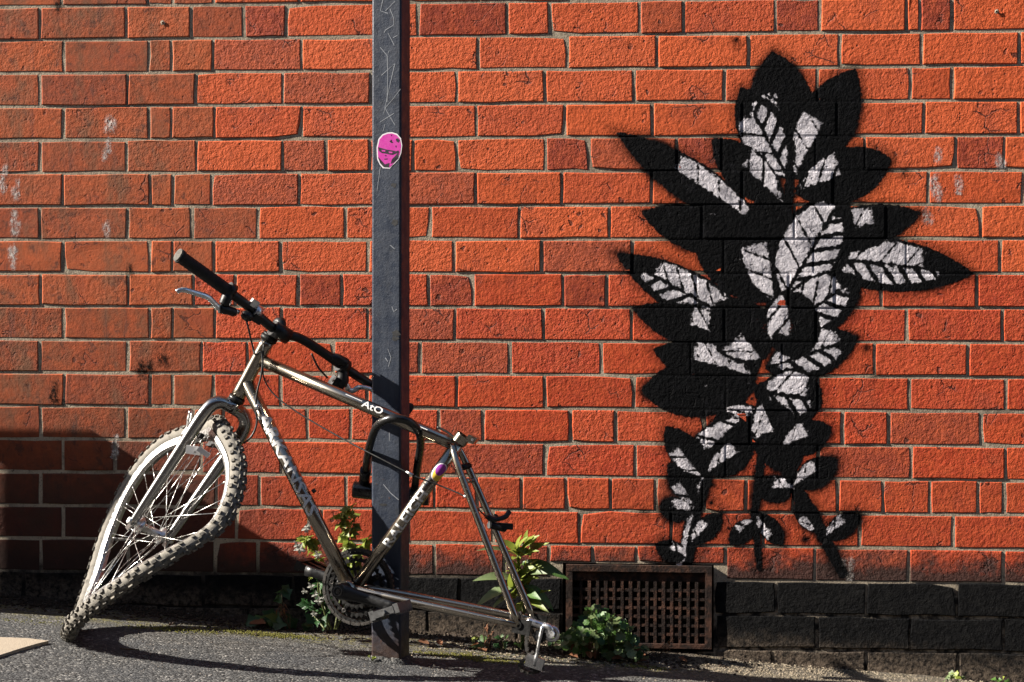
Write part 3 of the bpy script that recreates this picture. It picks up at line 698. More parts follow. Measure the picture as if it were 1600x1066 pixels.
for s in (-1, 1):
    a = SS0+lat*.016*s; e = DRc+side*s; b = MB(); b.tube(smooth_path([a+(SS0-e)*.03, a.lerp(e, .12)+lat*s*.012, a.lerp(e, .6)+lat*s*.006, e], 4), [.0085]*4+[.0085]*8+[.0065], 12); b.build('seat_stay', M_STEEL, frame)
    c0 = BBc+lat*.02*s+Vector((.02, 0, 0)); b = MB(); b.tube(smooth_path([c0, c0.lerp(e, .3)+lat*s*.010, e], 5), [.0115]*5+[.0105]*3+[.009, .008, .0075], 12, flat=.85); b.build('chain_stay', M_STEEL, frame)
    b = MB(); d1 = (e-c0).normalized(); d2 = Vector((0, 0, 1)); b.box(e+Vector((.008, 0, -.004)), d1, lat, d1.cross(lat), .022, .0028, .017); b.tube([e-lat*.004, e+lat*.004], .009, 14); b.build('dropout', M_RING, frame)
b = MB(); b.tube([SS0.lerp(DRc, .18)-lat*.024, SS0.lerp(DRc, .18)+lat*.024], .006, 10); b.build('stay_bridge', M_STEEL, frame)
# seat clamp
sv = (STt-STb).normalized()
b = MB(); b.tube([STt-sv*.014, STt+sv*.006], .0185, 18, caps=False); b.tube([STt-sv*.014, STt+sv*.006], .0135, 18, caps=False)
b.box(STt+Vector((.024, -.004, -.004)), Vector((.9, 0, -.4)).normalized(), lat, sv, .011, .010, .009)
b.tube([STt+Vector((.026, -.021, -.004)), STt+Vector((.026, .018, -.004))], .0068, 12); b.build('seat_clamp', M_STEEL, bike)
b = MB(); b.tube([STt+Vector((.026, -.0225, -.004)), STt+Vector((.026, -.0215, -.004))], .0035, 10); b.build('clamp_bolt', M_ALLOY, bike)
# lettering wrapped round the tubes
def lettering(text, a, c, R, s0, s1, hgt, phi0, mat, name='lettering', shear=0.0, flip=1):
    cu = bpy.data.curves.new('t', 'FONT'); cu.body = text; cu.shear = shear; cu.fill_mode = 'FRONT'; cu.resolution_u = 2; cu.offset = .018
    to = bpy.data.objects.new('t', cu); COL.objects.link(to); bpy.context.view_layer.update()
    me = bpy.data.meshes.new_from_object(to.evaluated_get(bpy.context.evaluated_depsgraph_get())); bpy.data.objects.remove(to)
    bm = bmesh.new(); bm.from_mesh(me); xs = [v.co.x for v in bm.verts]; ys = [v.co.y for v in bm.verts]
    L = (c-a).length; x0, x1, y0, y1 = min(xs), max(xs), min(ys), max(ys)
    for v in bm.verts: v.co = ((v.co.x-x0)/(x1-x0)*(s1-s0)*L+s0*L, (v.co.y-(y0+y1)/2)/(y1-y0)*hgt, 0)
    for _ in range(4):
        es = [e for e in bm.edges if e.calc_length() > .006]
        if not es: break
        bmesh.ops.subdivide_edges(bm, edges=es, cuts=1); bmesh.ops.triangulate(bm, faces=bm.faces)
    ax = (c-a).normalized(); tocam = (CAM-(a+c)/2); tocam = (tocam-ax*tocam.dot(ax)).normalized(); upv = tocam.cross(ax)
    og = origin(frame)
    for v in bm.verts:
        an = phi0+v.co.y/R; v.co = a+ax*v.co.x+(tocam*math.cos(an)+upv*math.sin(an))*(R+.0008)-og
    bmesh.ops.recalc_face_normals(bm, faces=bm.faces)
    m2 = bpy.data.meshes.new(name); bm.to_mesh(m2); bm.free(); m2.materials.append(mat); o = bpy.data.objects.new(name, m2); COL.objects.link(o); o.parent = frame; return o
lettering('ARKANSAS', DT0, DT1, .0172, .165, .665, .0325, .05, M_WHITE)
lettering('RALEIGH', STb, STt, .0152, .27, .64, .024, -.1, M_WHITE)
lettering('AtO', TT0, TT1, .0152, .53, .635, .017, .25, M_WHITE)
lettering('------------', TT0, TT1, .0152, .44, .525, .002, .45, M_WHITE)
lettering('---------------------', TT0, TT1, .0152, .70, .86, .002, .4, M_WHITE)
# oval sticker on seat tube
def tube_patch(name, a, c, R, s, rx, ry, phi, mat, off, seg_=20, cut=None):
    ax = (c-a).normalized(); tocam = CAM-(a+c)/2; tocam = (tocam-ax*tocam.dot(ax)).normalized(); upv = tocam.cross(ax); b = MB(); L = (c-a).length
    rings = 3; vs = [(0, 0)]+[(math.cos(k/seg_*6.283)*q/rings, math.sin(k/seg_*6.283)*q/rings) for q in range(1, rings+1) for k in range(seg_)]
    pts = []
    for x, y in vs:
        an = phi+y*ry/R; pts.append(a+ax*(s*L+x*rx)+(tocam*math.cos(an)+upv*math.sin(an))*(R+off))
    fs = [(0, 1+k, 1+(k+1) % seg_) for k in range(seg_)]+[(1+q*seg_+k, 1+(q+1)*seg_+k, 1+(q+1)*seg_+(k+1) % seg_, 1+q*seg_+(k+1) % seg_) for q in range(rings-1) for k in range(seg_)]
    b.add(pts, fs, True); return b.build(name, mat, frame)
tube_patch('oval_sticker', STb, STt, .0152, .775, .024, .017, -.25, M_STW, .0008)
tube_patch('oval_print', STb, STt, .0152, .768, .020, .014, -.35, M_YEL, .0013)
tube_patch('oval_print', STb, STt, .0152, .79, .015, .011, -.2, M_PUR, .0018)
# steering: axle / handlebar direction, steering axis, wheel forward
A_ = Vector((.6467, .5661, -.45)).normalized()
U_ = (HT-HB).normalized(); U_ = (U_-A_*U_.dot(A_)).normalized(); F_ = U_.cross(A_).normalized()
HUB = at(236.8, 831.9, -.44); RT = .3055
# headset and fork
b = MB(); hd = (HB-HT).normalized(); b.tube([HT-hd*.010, HT+hd*.001], .0215, 18); b.tube([HT-hd*.016, HT-hd*.010], .019, 18); b.build('headset_cup', M_RING, bike)
b = MB(); b.tube([HB-hd*.003, HB+hd*.008], .0205, 18); b.tube([HB+hd*.008, HB+hd*.017], .017, 18); b.build('headset_cup', M_BLACK, bike)
CR = HB+hd*.022
b = MB(); b.tube([CR-hd*.012, CR+hd*.012], .0175, 16); b.tube([CR-A_*.022+hd*.004, CR+A_*.022+hd*.004], .0165, 14); fork = b.build('fork', M_FORK, bike)
for s in (-1, 1):
    ax_end = HUB+A_*(.052*s)
    p = smooth_path([CR+A_*s*.008+hd*.004, CR+A_*s*.040+hd*.010, CR+A_*s*.058+hd*.045, (CR+A_*s*.058+hd*.045).lerp(ax_end, .35), (CR+A_*s*.058+hd*.045).lerp(ax_end, .8), ax_end], 6)
    N = len(p); b = MB(); b.tube(p, [.0165 if i < 16 else .0165-(i-16)/(N-16)*.0065 for i in range(N)], 16); b.build('fork_leg', M_FORK, fork)
    b = MB(); dv = (ax_end-CR).normalized(); b.box(ax_end+dv*.006, dv, A_, dv.cross(A_), .016, .0028, .010); b.build('dropout', M_FORK, fork)
    q = (CR+A_*s*.058+hd*.045).lerp(ax_end, .22); b = MB(); b.tube([q-F_*.012, q+F_*.034], .006, 12); b.build('brake_boss', M_ALLOY, fork)
# buckled front wheel
WK = [(0, .0054), (30, .0268), (60, .0097), (85, -.0751), (105, -.1149), (125, -.129), (145, -.1154), (162, -.0759), (178, -.04), (194, .0037), (210, .0273), (226, .0388), (250, .0341), (275, .0237), (300, .0238), (330, .0479)]
def warp(deg):
    deg %= 360; n = len(WK)
    for i in range(n):
        a0, w0 = WK[i]; a1, w1 = WK[(i+1) % n]; a1 = a1 if a1 > a0 else a1+360
        if a0 <= deg <= a1:
            t = (deg-a0)/(a1-a0); wm, wp = WK[i-1][1], WK[(i+2) % n][1]
            return .5*((2*w0)+(w1-wm)*t+(2*wm-5*w0+4*w1-wp)*t*t+(3*w0-wm-3*w1+wp)*t**3)
    return WK[0][1]
def wheel_frame(deg):
    a = math.radians(deg); rd = U_*math.cos(a)-F_*math.sin(a); w = warp(deg)
    k = w/.30*.6; r2 = (rd+A_*k).normalized(); a2 = (A_-rd*k).normalized(); return rd, w, r2, a2
def wpt(deg, R, ax=0.0):
    rd, w, r2, a2 = wheel_frame(deg); base = HUB+rd*(.30*(1-.5*(w/.3)**2))+A_*w
    return base+r2*(R-.30)+a2*ax
def sweep(prof, n, smooth=True, closed=True):
    b = MB(); m = len(prof); vs = [wpt(360*i/n, R, x) for i in range(n) for R, x in prof]
    fs = [(i*m+k, ((i+1) % n)*m+k, ((i+1) % n)*m+(k+1) % m, i*m+(k+1) % m) for i in range(n) for k in range(m if closed else m-1)]
    b.add(vs, fs, smooth); return b
rimprof = [(.289, -.013), (.289, .013), (.279, .0125), (.271, .009), (.2685, 0), (.271, -.009), (.279, -.0125)]
wheel = sweep(rimprof, 144, False).build('front_wheel', M_RIM, bike); tag(wheel, 'buckled front wheel folded to a point at the bottom')
TR = .0182
tp = [(RT+TR*math.cos(k/14*6.283), TR*1.02*math.sin(k/14*6.283)) for k in range(14)]
sweep(tp, 180).build('tyre', M_TYRE, wheel)
b = MB()
NT = 76
for i in range(NT):
    for j, ph in enumerate((-72, -45, -15, 15, 45, 72)):
        if abs(ph) == 45 and i % 2: continue
        dg = 360*(i+(.5 if j % 2 else 0))/NT; p_ = math.radians(ph)
        rd, w, r2, a2 = wheel_frame(dg); c = wpt(dg, RT+TR*1.02*math.cos(p_), TR*1.02*math.sin(p_))
        out = r2*math.cos(p_)+a2*math.sin(p_); tg = (wpt(dg+1, RT)-wpt(dg-1, RT)).normalized(); sd_ = out.cross(tg).normalized()
        hx, hs, ho = (.0056, .0036, .0040) if abs(ph) < 60 else (.0048, .0042, .0034)
        b.box(c+out*.001, tg, sd_, out, hx, hs, ho)
tr_ = b.build('tread', M_TREAD, wheel, fix=False); tr_['kind'] = 'stuff'
b = MB(); b.tube([HUB-A_*.058, HUB+A_*.058], .0045, 10)
hp = [-.050, -.044, -.040, -.036, -.033, -.030, -.027, .027, .030, .033, .036, .040, .044, .050]; hr = [.008, .009, .011, .013, .022, .022, .0105, .0105, .022, .022, .013, .011, .009, .008]
b.tube([HUB+A_*x for x in hp], hr, 16); b.tube([HUB-A_*.066, HUB-A_*.053], .0085, 6); b.tube([HUB+A_*.053, HUB+A_*.066], .0085, 6); b.build('hub', M_ALLOY, wheel)
for k in range(36):
    s = -1 if k % 2 else 1; dg = 360*k/36+4; cross = 70 if (k//2) % 2 else -70
    if k in (29, 17): continue
    rd0 = U_*math.cos(math.radians(dg+cross))-F_*math.sin(math.radians(dg+cross))
    a0 = HUB+A_*(.0315*s)+rd0*.0195; e = wpt(dg, .270, s*.003)
    mid = a0.lerp(e, .5)
    slack = max(0, .318-(e-HUB).length)
    if k in (9, 12, 22): mid += (A_*-.02+F_*.012)*(1.2 if k == 9 else .6)
    pts = smooth_path([a0, mid, e], 5) if k in (9, 12, 22) else [a0, e]
    b = MB(); b.tube(pts, .00098, 6); b.tube([e.lerp(a0, .05), e], .0021, 6); b.build('spoke', M_SPOKE, wheel)
for k, dg in ((1, 292), (2, 262), (3, 246)):                     # snapped spoke ends sticking out
    e = wpt(dg, .269, 0); d = (HUB-e).normalized(); b = MB(); b.tube([e, e+d*.07+A_*.01*k], .0012, 6); b.build('broken_spoke', M_SPOKE, wheel)
# front cantilever brake
for s in (-1, 1):
    q = (CR+A_*s*.058+hd*.045).lerp(HUB+A_*(.052*s), .22); arm = MB()
    p0 = q+F_*.030; inn = p0-A_*s*.026+U_*.004
    arm.tube(smooth_path([p0-U_*.012, p0+U_*.01, p0+U_*.035+A_*s*.012, p0+U_*.05+A_*s*.020], 3), [.007]*7+[.0055]*3, 10)
    arm.tube([p0+U_*.004, inn], .006, 10); br = arm.build('brake_arm', M_ALLOY if s < 0 else M_BLACK, bike)
    pd = MB(); pd.box(inn-A_*s*.004, F_.cross(A_).normalized()*.35+F_, A_, U_, .026, .0055, .0065); pd.build('brake_pad', M_BLACK, br)
fb = MB(); c0 = at(303, 706, -.49); fb.box(c0, Vector((1, .1, -.15)).normalized(), Vector((0, 1, 0)), Vector((.15, 0, 1)).normalized(), .018, .002, .010); fb.box(c0+Vector((.026, -.004, -.004)), Vector((.8, .2, -.6)).normalized(), Vector((0, 1, 0)), Vector((.6, 0, .8)).normalized(), .016, .003, .006); fb.build('brake_fragment', M_WHITE, bike)
# stem and handlebar
def by(px, py): return -.432+.00098*((px-437)*.87+(py-522)*.49)
def B(px, py, d=0): return at(px, py, by(px, py)+d)
b = MB(); sc = B(438, 521); b.tube(smooth_path([HT-hd*-.02, HT-hd*.03, HT-hd*.042+(sc-HT)*.35, sc], 4), [.012]*5+[.0135]*8, 14); b.tube([sc-A_*.024, sc+A_*.024], .0195, 16); b.build('stem', M_BLACK, bike)
bp = smooth_path([B(*q) for q in ((283, 405), (345, 449), (392, 484), (412, 503), (437, 521), (468, 530), (497, 547), (545, 580), (590, 609), (622, 630))], 5)
b = MB(); b.tube(bp, .0118, 14); bar_ = b.build('handlebar', M_BLACK, bike)
for (a, c) in (((279, 402), (358, 458)), ((578, 601), (640, 641))):
    g = MB(); p0, p1 = B(*a), B(*c); K = 26; g.tube([p0.lerp(p1, i/K) for i in range(K+1)], [.0172 if i in (0, K, K-1, 1) else (.0158 if i % 2 else .0150) for i in range(K+1)], 16); g.build('grip', M_GRIP, bar_)
g = MB(); p0 = B(278, 401); g.tube([p0-A_*.002, p0+A_*.004], .0162, 16); g.build('bar_plug', M_TREAD, bar_)
# left brake lever, shifter pod and clamp
def blob(name, pts, r, mat, par=bike, n=10, flat=1.0):
    b = MB(); b.tube(smooth_path(pts, 4), r if not isinstance(r, list) else [r[0]+(r[1]-r[0])*i/(4*(len(pts)-1)) for i in range(4*(len(pts)-1)+1)], n, flat=flat); return b.build(name, mat, par)
b = MB(); c0 = B(360, 456); b.tube([c0-A_*.008, c0+A_*.008], .0185, 16); p1 = B(350, 478, -.01); b.tube(smooth_path([c0, B(354, 468, -.008), p1], 4), .014, 10)
b.tube(smooth_path([B(343, 484, -.012), B(356, 487, -.012), B(368, 491, -.01)], 4), [.012]*4+[.011]*4+[.008], 10); lv = b.build('brake_lever', M_BLACK, bike)
blob('lever_blade', [B(345, 486, -.014), B(335, 477, -.016), B(325, 467, -.018), B(308, 461, -.02), B(291, 456, -.022), B(281, 456, -.022), B(276, 459, -.022)], [.0085, .0055], M_ALLOY, lv, 10, .6)
b = MB(); b.tube([B(364, 487, -.01), B(373, 490, -.01)], .006, 10); b.build('cable_adjuster', M_ALLOY, lv)
b = MB(); c0 = B(400, 489); b.tube([c0-A_*.009, c0+A_*.009], .0185, 16); b.box(B(397, 476, -.005), A_, F_, U_, .010, .006, .009); b.build('bar_clamp', M_ALLOY, bike)
b = MB(); b.tube(smooth_path([B(378, 492, -.012), B(386, 496, -.015), B(394, 499, -.015)], 3), [.007, .010, .012, .013, .012, .010, .008], 10); b.box(B(401, 500, -.015), A_, F_, U_, .012, .008, .010); b.build('shifter', M_BLACK, bike)
# right lever, pod
b = MB(); c0 = B(536, 573); b.tube([c0-A_*.012, c0+A_*.012], .020, 16); b.tube(smooth_path([c0, B(536, 590, -.01), B(533, 603, -.012)], 4), [.015]*5+[.017]*4, 10); b.box(B(527, 600, -.012), A_, F_, U_, .017, .012, .014); lv2 = b.build('brake_lever', M_BLACK, bike)
blob('lever_blade', [B(540, 608, -.016), B(551, 612, -.016), B(560, 607, -.018), B(573, 607, -.018), B(586, 612, -.018), B(606, 622, -.018)], [.008, .005], M_ALLOY, lv2, 10, .6)
blob('lever_pivot', [B(540, 600, -.018), B(545, 609, -.02)], .007, M_ALLOY, lv2)
blob('shifter', [B(520, 560, 0), B(530, 563, -.01), B(541, 569, -.012)], .0125, M_BLACK)
# cables
def cable(pts, r=.0024, mat=M_CABLE, name='cable', k=6):
    b = MB(); b.tube(smooth_path(pts, k), r, 8); return b.build(name, mat, bike)
cable([B(384, 499, -.012), B(388, 515, -.03), P(394, 540, -.04), P(399, 556, -.035), P(408, 552, -.03), P(411, 570, -.03)])
cable([P(411, 566, -.028), P(408, 590, -.028), P(402, 615, -.026), P(400, 640, -.024), P(402, 660, -.022), P(398, 676, -.022), P(390, 688, -.022), P(382, 694, .0)])
cable([P(412, 540, -.024), P(411, 575, -.025), P(413, 594, -.022), P(425, 614, -.018), P(445, 632, -.018), P(480, 655, -.02), P(540, 689, -.03), P(600, 720, -.045), P(650, 745, -.045), P(690, 760, -.03), P(725, 775, -.03), P(742, 790, -.035), P(760, 807, -.03)], .0018)
cable([P(636, 738, -.046), P(646, 743, -.046)], .0034, M_ALLOY, 'cable_ferrule', 2)
cable([P(726, 775, -.03), P(732, 778, -.031)], .0034, M_ALLOY, 'cable_ferrule', 2)
cable([B(487, 554, 0), B(497, 575, -.01), B(512, 592, -.012)], .0026)
cable([P(402, 634, -.022), P(402, 642, -.022)], .005, M_ALLOY, 'cable_stop', 2)
cable([P(684, 668, .016), P(700, 676, .018), P(716, 690, .018)], .003)
# cranks, chainrings, pedals
L0 = BBc-lat*.058; L1 = P(620, 950, -.062)
b = MB(); dv = (L1-L0).normalized(); K = 8
b.tube([L0.lerp(L1, i/K) for i in range(K+1)], [.0205, .018, .0155, .0140, .013, .0125, .012, .0125, .013], 14, flat=.62); b.tube([L0-lat*.012, L0+lat*.022], .0165, 18); ck = b.build('crank_arm', M_BLACK, bike)
b = MB(); b.ring(L0-lat*.0125, lat, .0105, .0018, 24, 6); b.tube([L0-lat*.0135, L0-lat*.012], .0055, 6); b.build('crank_bolt', M_CHAIN, ck)
R0 = BBc+lat*.058; R1 = R0-(L1-L0)*1.02
b = MB(); b.tube([R0.lerp(R1, i/K) for i in range(K+1)], [.0205, .018, .0155, .0140, .013, .0125, .012, .0125, .014], 14, flat=.62); b.build('crank_arm', M_BLACK, bike)
def pedal(c, ax, fwd, mat, mat2):
    up = ax.cross(fwd).normalized(); b = MB()
    for s in (-1, 1): b.box(c+fwd*(.030*s), ax, fwd, up, .040, .006, .011)
    for s in (-1, 0, 1): b.box(c+ax*(.035*s), fwd, ax, up, .0235, .006, .008)
    b.tube([c-ax*.05, c+ax*.055], .006, 10)
    for s in (-1, 1):
        for k in range(-3, 4): b.box(c+fwd*(.030*s)+ax*(.011*k)+up*.012, ax, fwd, up, .003, .006, .003)
    o = b.build('pedal', mat, bike); return o
pedal(L1-lat*.045+Vector((.006, 0, -.002)), lat, Vector((.93, -.1, .33)).normalized(), simple('pedal_grey', (.09, .09, .09), .5, .5, dirt=(.015, .015, .015)), M_ALLOY)
pedal(R1+lat*.055, lat, Vector((.9, 0, -.4)).normalized(), M_BLACK, M_BLACK)
def chainring(R, off, teeth, name='chainring'):
    c = BBc+lat*off; u = lat.orthogonal().normalized(); w = lat.cross(u); b = MB(); n = teeth*2; vs = []
    for i in range(n):
        a = 2*math.pi*i/n; d = u*math.cos(a)+w*math.sin(a); ro = R+(.004 if i % 2 else -.003)
        for (rr, t) in ((R-.0085, -.0018), (ro, -.0014), (ro, .0014), (R-.0085, .0018)): vs.append(c+d*rr+lat*t)
    b.add(vs, [(i*4+k, ((i+1) % n)*4+k, ((i+1) % n)*4+(k+1) % 4, i*4+(k+1) % 4) for i in range(n) for k in range(4)])
    return b.build(name, M_RING, bike)
big = chainring(.086, .044, 42); chainring(.070, .037, 34); chainring(.050, .030, 24)
b = MB(); cc = BBc+lat*.041; u = lat.orthogonal().normalized(); w = lat.cross(u)
for k in range(5):
    a = 2*math.pi*k/5+.3; d = u*math.cos(a)+w*math.sin(a); b.tube([cc, cc+d*.068], [.011, .006], 8, flat=.4)
b.build('spider', M_RING, bike)
for k in range(5):
    b = MB(); a = 2*math.pi*k/5+.3; d = u*math.cos(a)+w*math.sin(a); b.ring(cc+d*.063-lat*.010, lat, .0042, .0016, 14, 6); b.build('chainring_bolt', M_CHAIN, big)
# chain: links wrapped on the ring, then slack down to the derailleur
def chain_links(pts, name='chain'):
    P_ = smooth_path(pts, 40); L = [0]
    for i in range(1, len(P_)): L.append(L[-1]+(P_[i]-P_[i-1]).length)
    n = int(L[-1]/.0127); b = MB(); j = 0; prev = None
    for k in range(n+1):
        s = k*.0127
        while j < len(L)-2 and L[j+1] < s: j += 1
        p = P_[j].lerp(P_[j+1], (s-L[j])/max(1e-9, L[j+1]-L[j]))
        b.tube([p-lat*.0045, p+lat*.0045], .0042, 8)
        if prev:
            t = (p-prev).normalized(); e = lat.cross(t).normalized()
            for q in (-1, 1): b.box((p+prev)/2+lat*q*(.0040 if k % 2 else .0030), t, lat, e, .0068, .0007, .0034)
        prev = p
    return b.build(name, M_CHAIN, bike)
cb = BBc+lat*.046
arc = [cb+(u*math.cos(a)+w*math.sin(a))*.089 for a in [2*math.pi*i/24 for i in range(25)]]
chain_links(arc)
DX = DRc+side
cp = lambda px, py, d=.055: at(px, py, yf(824, 972)+d)
chain_links([cp(815, 958), cp(822, 975), cp(826, 992), cp(825, 1010), cp(830, 1024), cp(836, 1016)])
chain_links([cp(831, 1022), cp(817, 1035), cp(816, 1045), cp(826, 1051), cp(838, 1051), cp(848, 1047), cp(852, 1038)])
chain_links([cp(822, 962, .062), cp(829, 970, .062), cp(833, 985, .062), cp(838, 995, .062)])
b = MB(); b.ring(cp(807, 964, -.01), lat, .010, .004, 20, 6); b.tube([cp(807, 964, -.014), cp(807, 964, -.004)], .005, 10); b.build('axle_nut', M_CHAIN, bike)
# rear derailleur
b = MB(); dp0, dp1, dp2 = cp(850, 978, .05), cp(864, 990, .05), cp(838, 1038, .05)
b.tube(smooth_path([cp(826, 970, .05), cp(840, 974, .05), dp0], 4), .009, 10); b.ring(dp1, lat, .0155, .0045, 20, 8); b.tube([dp1-lat*.012, dp1+lat*.012], .010, 14)
der = b.build('rear_derailleur', M_ALLOY, bike)
b = MB(); b.tube(smooth_path([dp0, cp(845, 1000, .045), cp(841, 1022, .045), dp2], 4), [.012]*4+[.009]*5+[.012]*4, 10, flat=.45); b.tube(smooth_path([dp0, cp(860, 980, .045),  dp1], 4), .0085, 10)
ccx = cp(838, 1035, .045); b.box(ccx, Vector((.95, 0, -.3)).normalized(), lat, Vector((.3, 0, .95)).normalized(), .021, .004, .014); b.build('cage_plate', M_ALLOY, der)
for q, R in ((cp(838, 1040, .052), .014), (cp(846, 994, .054), .016)):
    b = MB(); n = 22; vs = []
    for i in range(n):
        a = 2*math.pi*i/n; d = u*math.cos(a)+w*math.sin(a); rr = R*(1.08 if i % 2 else .88)
        vs += [q+d*rr-lat*.003, q+d*rr+lat*.003]
    b.add(vs, [(2*i, 2*((i+1) % n), 2*((i+1) % n)+1, 2*i+1) for i in range(n)]+[tuple(2*i for i in range(n)), tuple(2*i+1 for i in reversed(range(n)))]); b.build('jockey_wheel', M_BLACK, der)
# rear brake and bosses on the stays
b = MB(); b.tube(smooth_path([P(762, 806, -.03), P(772, 812, -.02), P(790, 808, 0), P(797, 799, .01)], 4), [.007]*5+[.006]*8, 10); b.tube([P(766, 820, -.02), P(790, 826, .02)], .009, 10); b.tube([P(768, 818, .0), P(778, 806, .01)], .008, 10); rb = b.build('rear_brake', M_BLACK, bike)
b = MB(); b.box(P(788, 822, .01), Vector((.9, .3, -.1)).normalized(), Vector((-.3, .9, 0)).normalized(), Z_, .022, .006, .007); b.build('brake_pad', M_GRIP, rb)
b = MB(); b.tube([P(720, 732, -.02), P(733, 728, .0)], .008, 12); b.tube([P(733, 728, -.004), P(735, 728, .012)], .006, 10); b.build('brake_boss', M_RING, bike)
b = MB(); b.tube([P(489, 770, .002), P(494, 767, .004)], .005, 10); b.build('bottle_boss', M_CHAIN, bike)

# ------------------------------------------------------------------ U-lock
lock = root('u_lock', at(600, 785, -.33), 'black U-shaped bicycle lock round the top tube and the post', 'lock')
tl, trr = (578, 757), (649, 766)
def sy(t): return -.322-(.575-.322)*t
sp = [at(570, 757, sy(.0)), at(575, 715, sy(.38)), at(581, 688, sy(.68)), at(590, 667, sy(.88)), at(605, 657, sy(.98)), at(622, 655, sy(1)), at(641, 660, sy(.95)), at(655, 676, sy(.82)), at(658, 695, sy(.62)), at(653, 730, sy(.3)), at(649, 764, sy(0))]
b = MB(); b.tube(smooth_path(sp, 6), .0098, 14); b.build('shackle', M_LOCK, lock)
b = MB(); c0, c1 = at(553, 766, -.322), at(672, 778, -.322); b.tube([c0, c0.lerp(c1, .02), c0.lerp(c1, .98), c1], [.019, .021, .021, .019], 18); b.build('crossbar', M_LOCK, lock)
b = MB(); q = at(568, 742, sy(.12)); b.tube([at(572, 735, sy(.2)), at(570, 756, sy(0))], .0135, 14); b.build('sleeve', M_LOCK, lock)

# ------------------------------------------------------------------ low pier just outside the picture on the left: it shades the wall foot
xr = -2.03; pr = root('stone_pier', (xr-.15, -.21, ground(xr, -.2)), 'low stone gate pier standing by the wall beyond the left edge', 'pier')
b = MB(); zt = .865; b.box((xr-.16, -.21, (zt-.05+ground(xr, 0)-.1)/2), X_, Y_, Z_, .15, .105, (zt-.05-ground(xr, 0)+.1)/2); b.build('pier_body', M_PIER, pr)
b = MB(); b.box((xr-.16, -.21, zt-.025), X_, Y_, Z_, .16, .115, .0248); b.build('coping', M_PIER, pr)

# ------------------------------------------------------------------ unseen terrace added behind the camera to block the low sky and keep shadows dark
M_OPP = simple('blocker_brick', (.16, .075, .05), .9, 0, .2, .35, 3)
M_GLS = simple('window_glass', (.02, .022, .025), .08, 0, .5, .1)
op = root('sky_block_terrace', (0, -10.5, ground(0, -10)), 'long unseen brick terrace added behind the viewer to block low sky', 'sky blocker')
bar('facade', -45, 45, -.8, 8.2, -16, -10.5, M_OPP, op)
for k in range(-14, 15):
    for z in (1.0, 4.2):
        bar('window', k*3-.55, k*3+.55, z, z+1.6, -10.52, -10.44, M_GLS, op); bar('window_sill', k*3-.65, k*3+.65, z-.12, z-.01, -10.52, -10.36, M_PIER, op)
b = MB(); b.add([(-45, -16.3, 8.2), (45, -16.3, 8.2), (45, -10.2, 8.2), (-45, -10.2, 8.2), (-45, -13.2, 10), (45, -13.2, 10)], [(3, 2, 5, 4), (1, 0, 4, 5), (0, 3, 4), (2, 1, 5), (0, 1, 2, 3)]); b.build('roof', M_CHAIN, op)

# ------------------------------------------------------------------ plants
def leaf_geo(L, w, curl=.25, fold=.25, n=5, lobes=0, tip=1.0):
    """blade along +x, face up +z"""
    vs, fs = [], []
    for i in range(n+1):
        t = i/n; ww = w*.5*math.sin(math.pi*min(1, (t*.94+.04))**.8)**tip
        if lobes: ww *= 1+.28*math.cos(t*math.pi*lobes)
        z = -curl*L*t*t; x = L*t*(1-.25*curl*t)
        vs += [(x, -ww, z+fold*ww), (x, 0, z), (x, ww, z+fold*ww)]
    for i in range(n):
        a = 3*i; fs += [(a, a+3, a+4, a+1), (a+1, a+4, a+5, a+2)]
    return vs, fs
def round_geo(R, lob=5, cup=.2):
    n = lob*4; vs = [(0, 0, 0)]; 
    for k in range(n):
        a = 2*math.pi*k/n+.3; r = R*(.78+.22*abs(math.cos(lob*a/2)))*(0.55 if k == 0 else 1); vs.append((r*math.cos(a), r*math.sin(a), cup*r+random.gauss(0, .08*R)))
    return vs, [(0, 1+k, 1+(k+1) % n) for k in range(n)]
def place(vs, p, d, up, ):
    d = Vector(d).normalized(); up = Vector(up); s = up.cross(d)
    if s.length < 1e-4: s = Vector((1, 0, 0)).cross(d)
    s.normalize(); n = d.cross(s).normalized(); p = Vector(p); return [p+d*x+s*y+n*z for x, y, z in vs]
def leaf(par, p, d, L, w, mat, up=(0, 0, 1), name='leaf', **k):
    vs, fs = leaf_geo(L, w, **k); b = MB(); b.add(place(vs, p, d, up), fs, True); return b.build(name, mat, par, fix=False)
def stem(par, pts, r, mat=M_STEM, r1=None):
    p = smooth_path(pts, 4); b = MB(); b.tube(p, [r+((r1 or r*.6)-r)*i/(len(p)-1) for i in range(len(p))], 6); return b.build('stem', mat, par)
def rv(s=1): return Vector((random.gauss(0, s), random.gauss(0, s), random.gauss(0, s)))
def gp(px, y):  # ground point under a pixel column at depth y
    x = at(px, 980, y).x; return Vector((x, y, ground(x, y)))
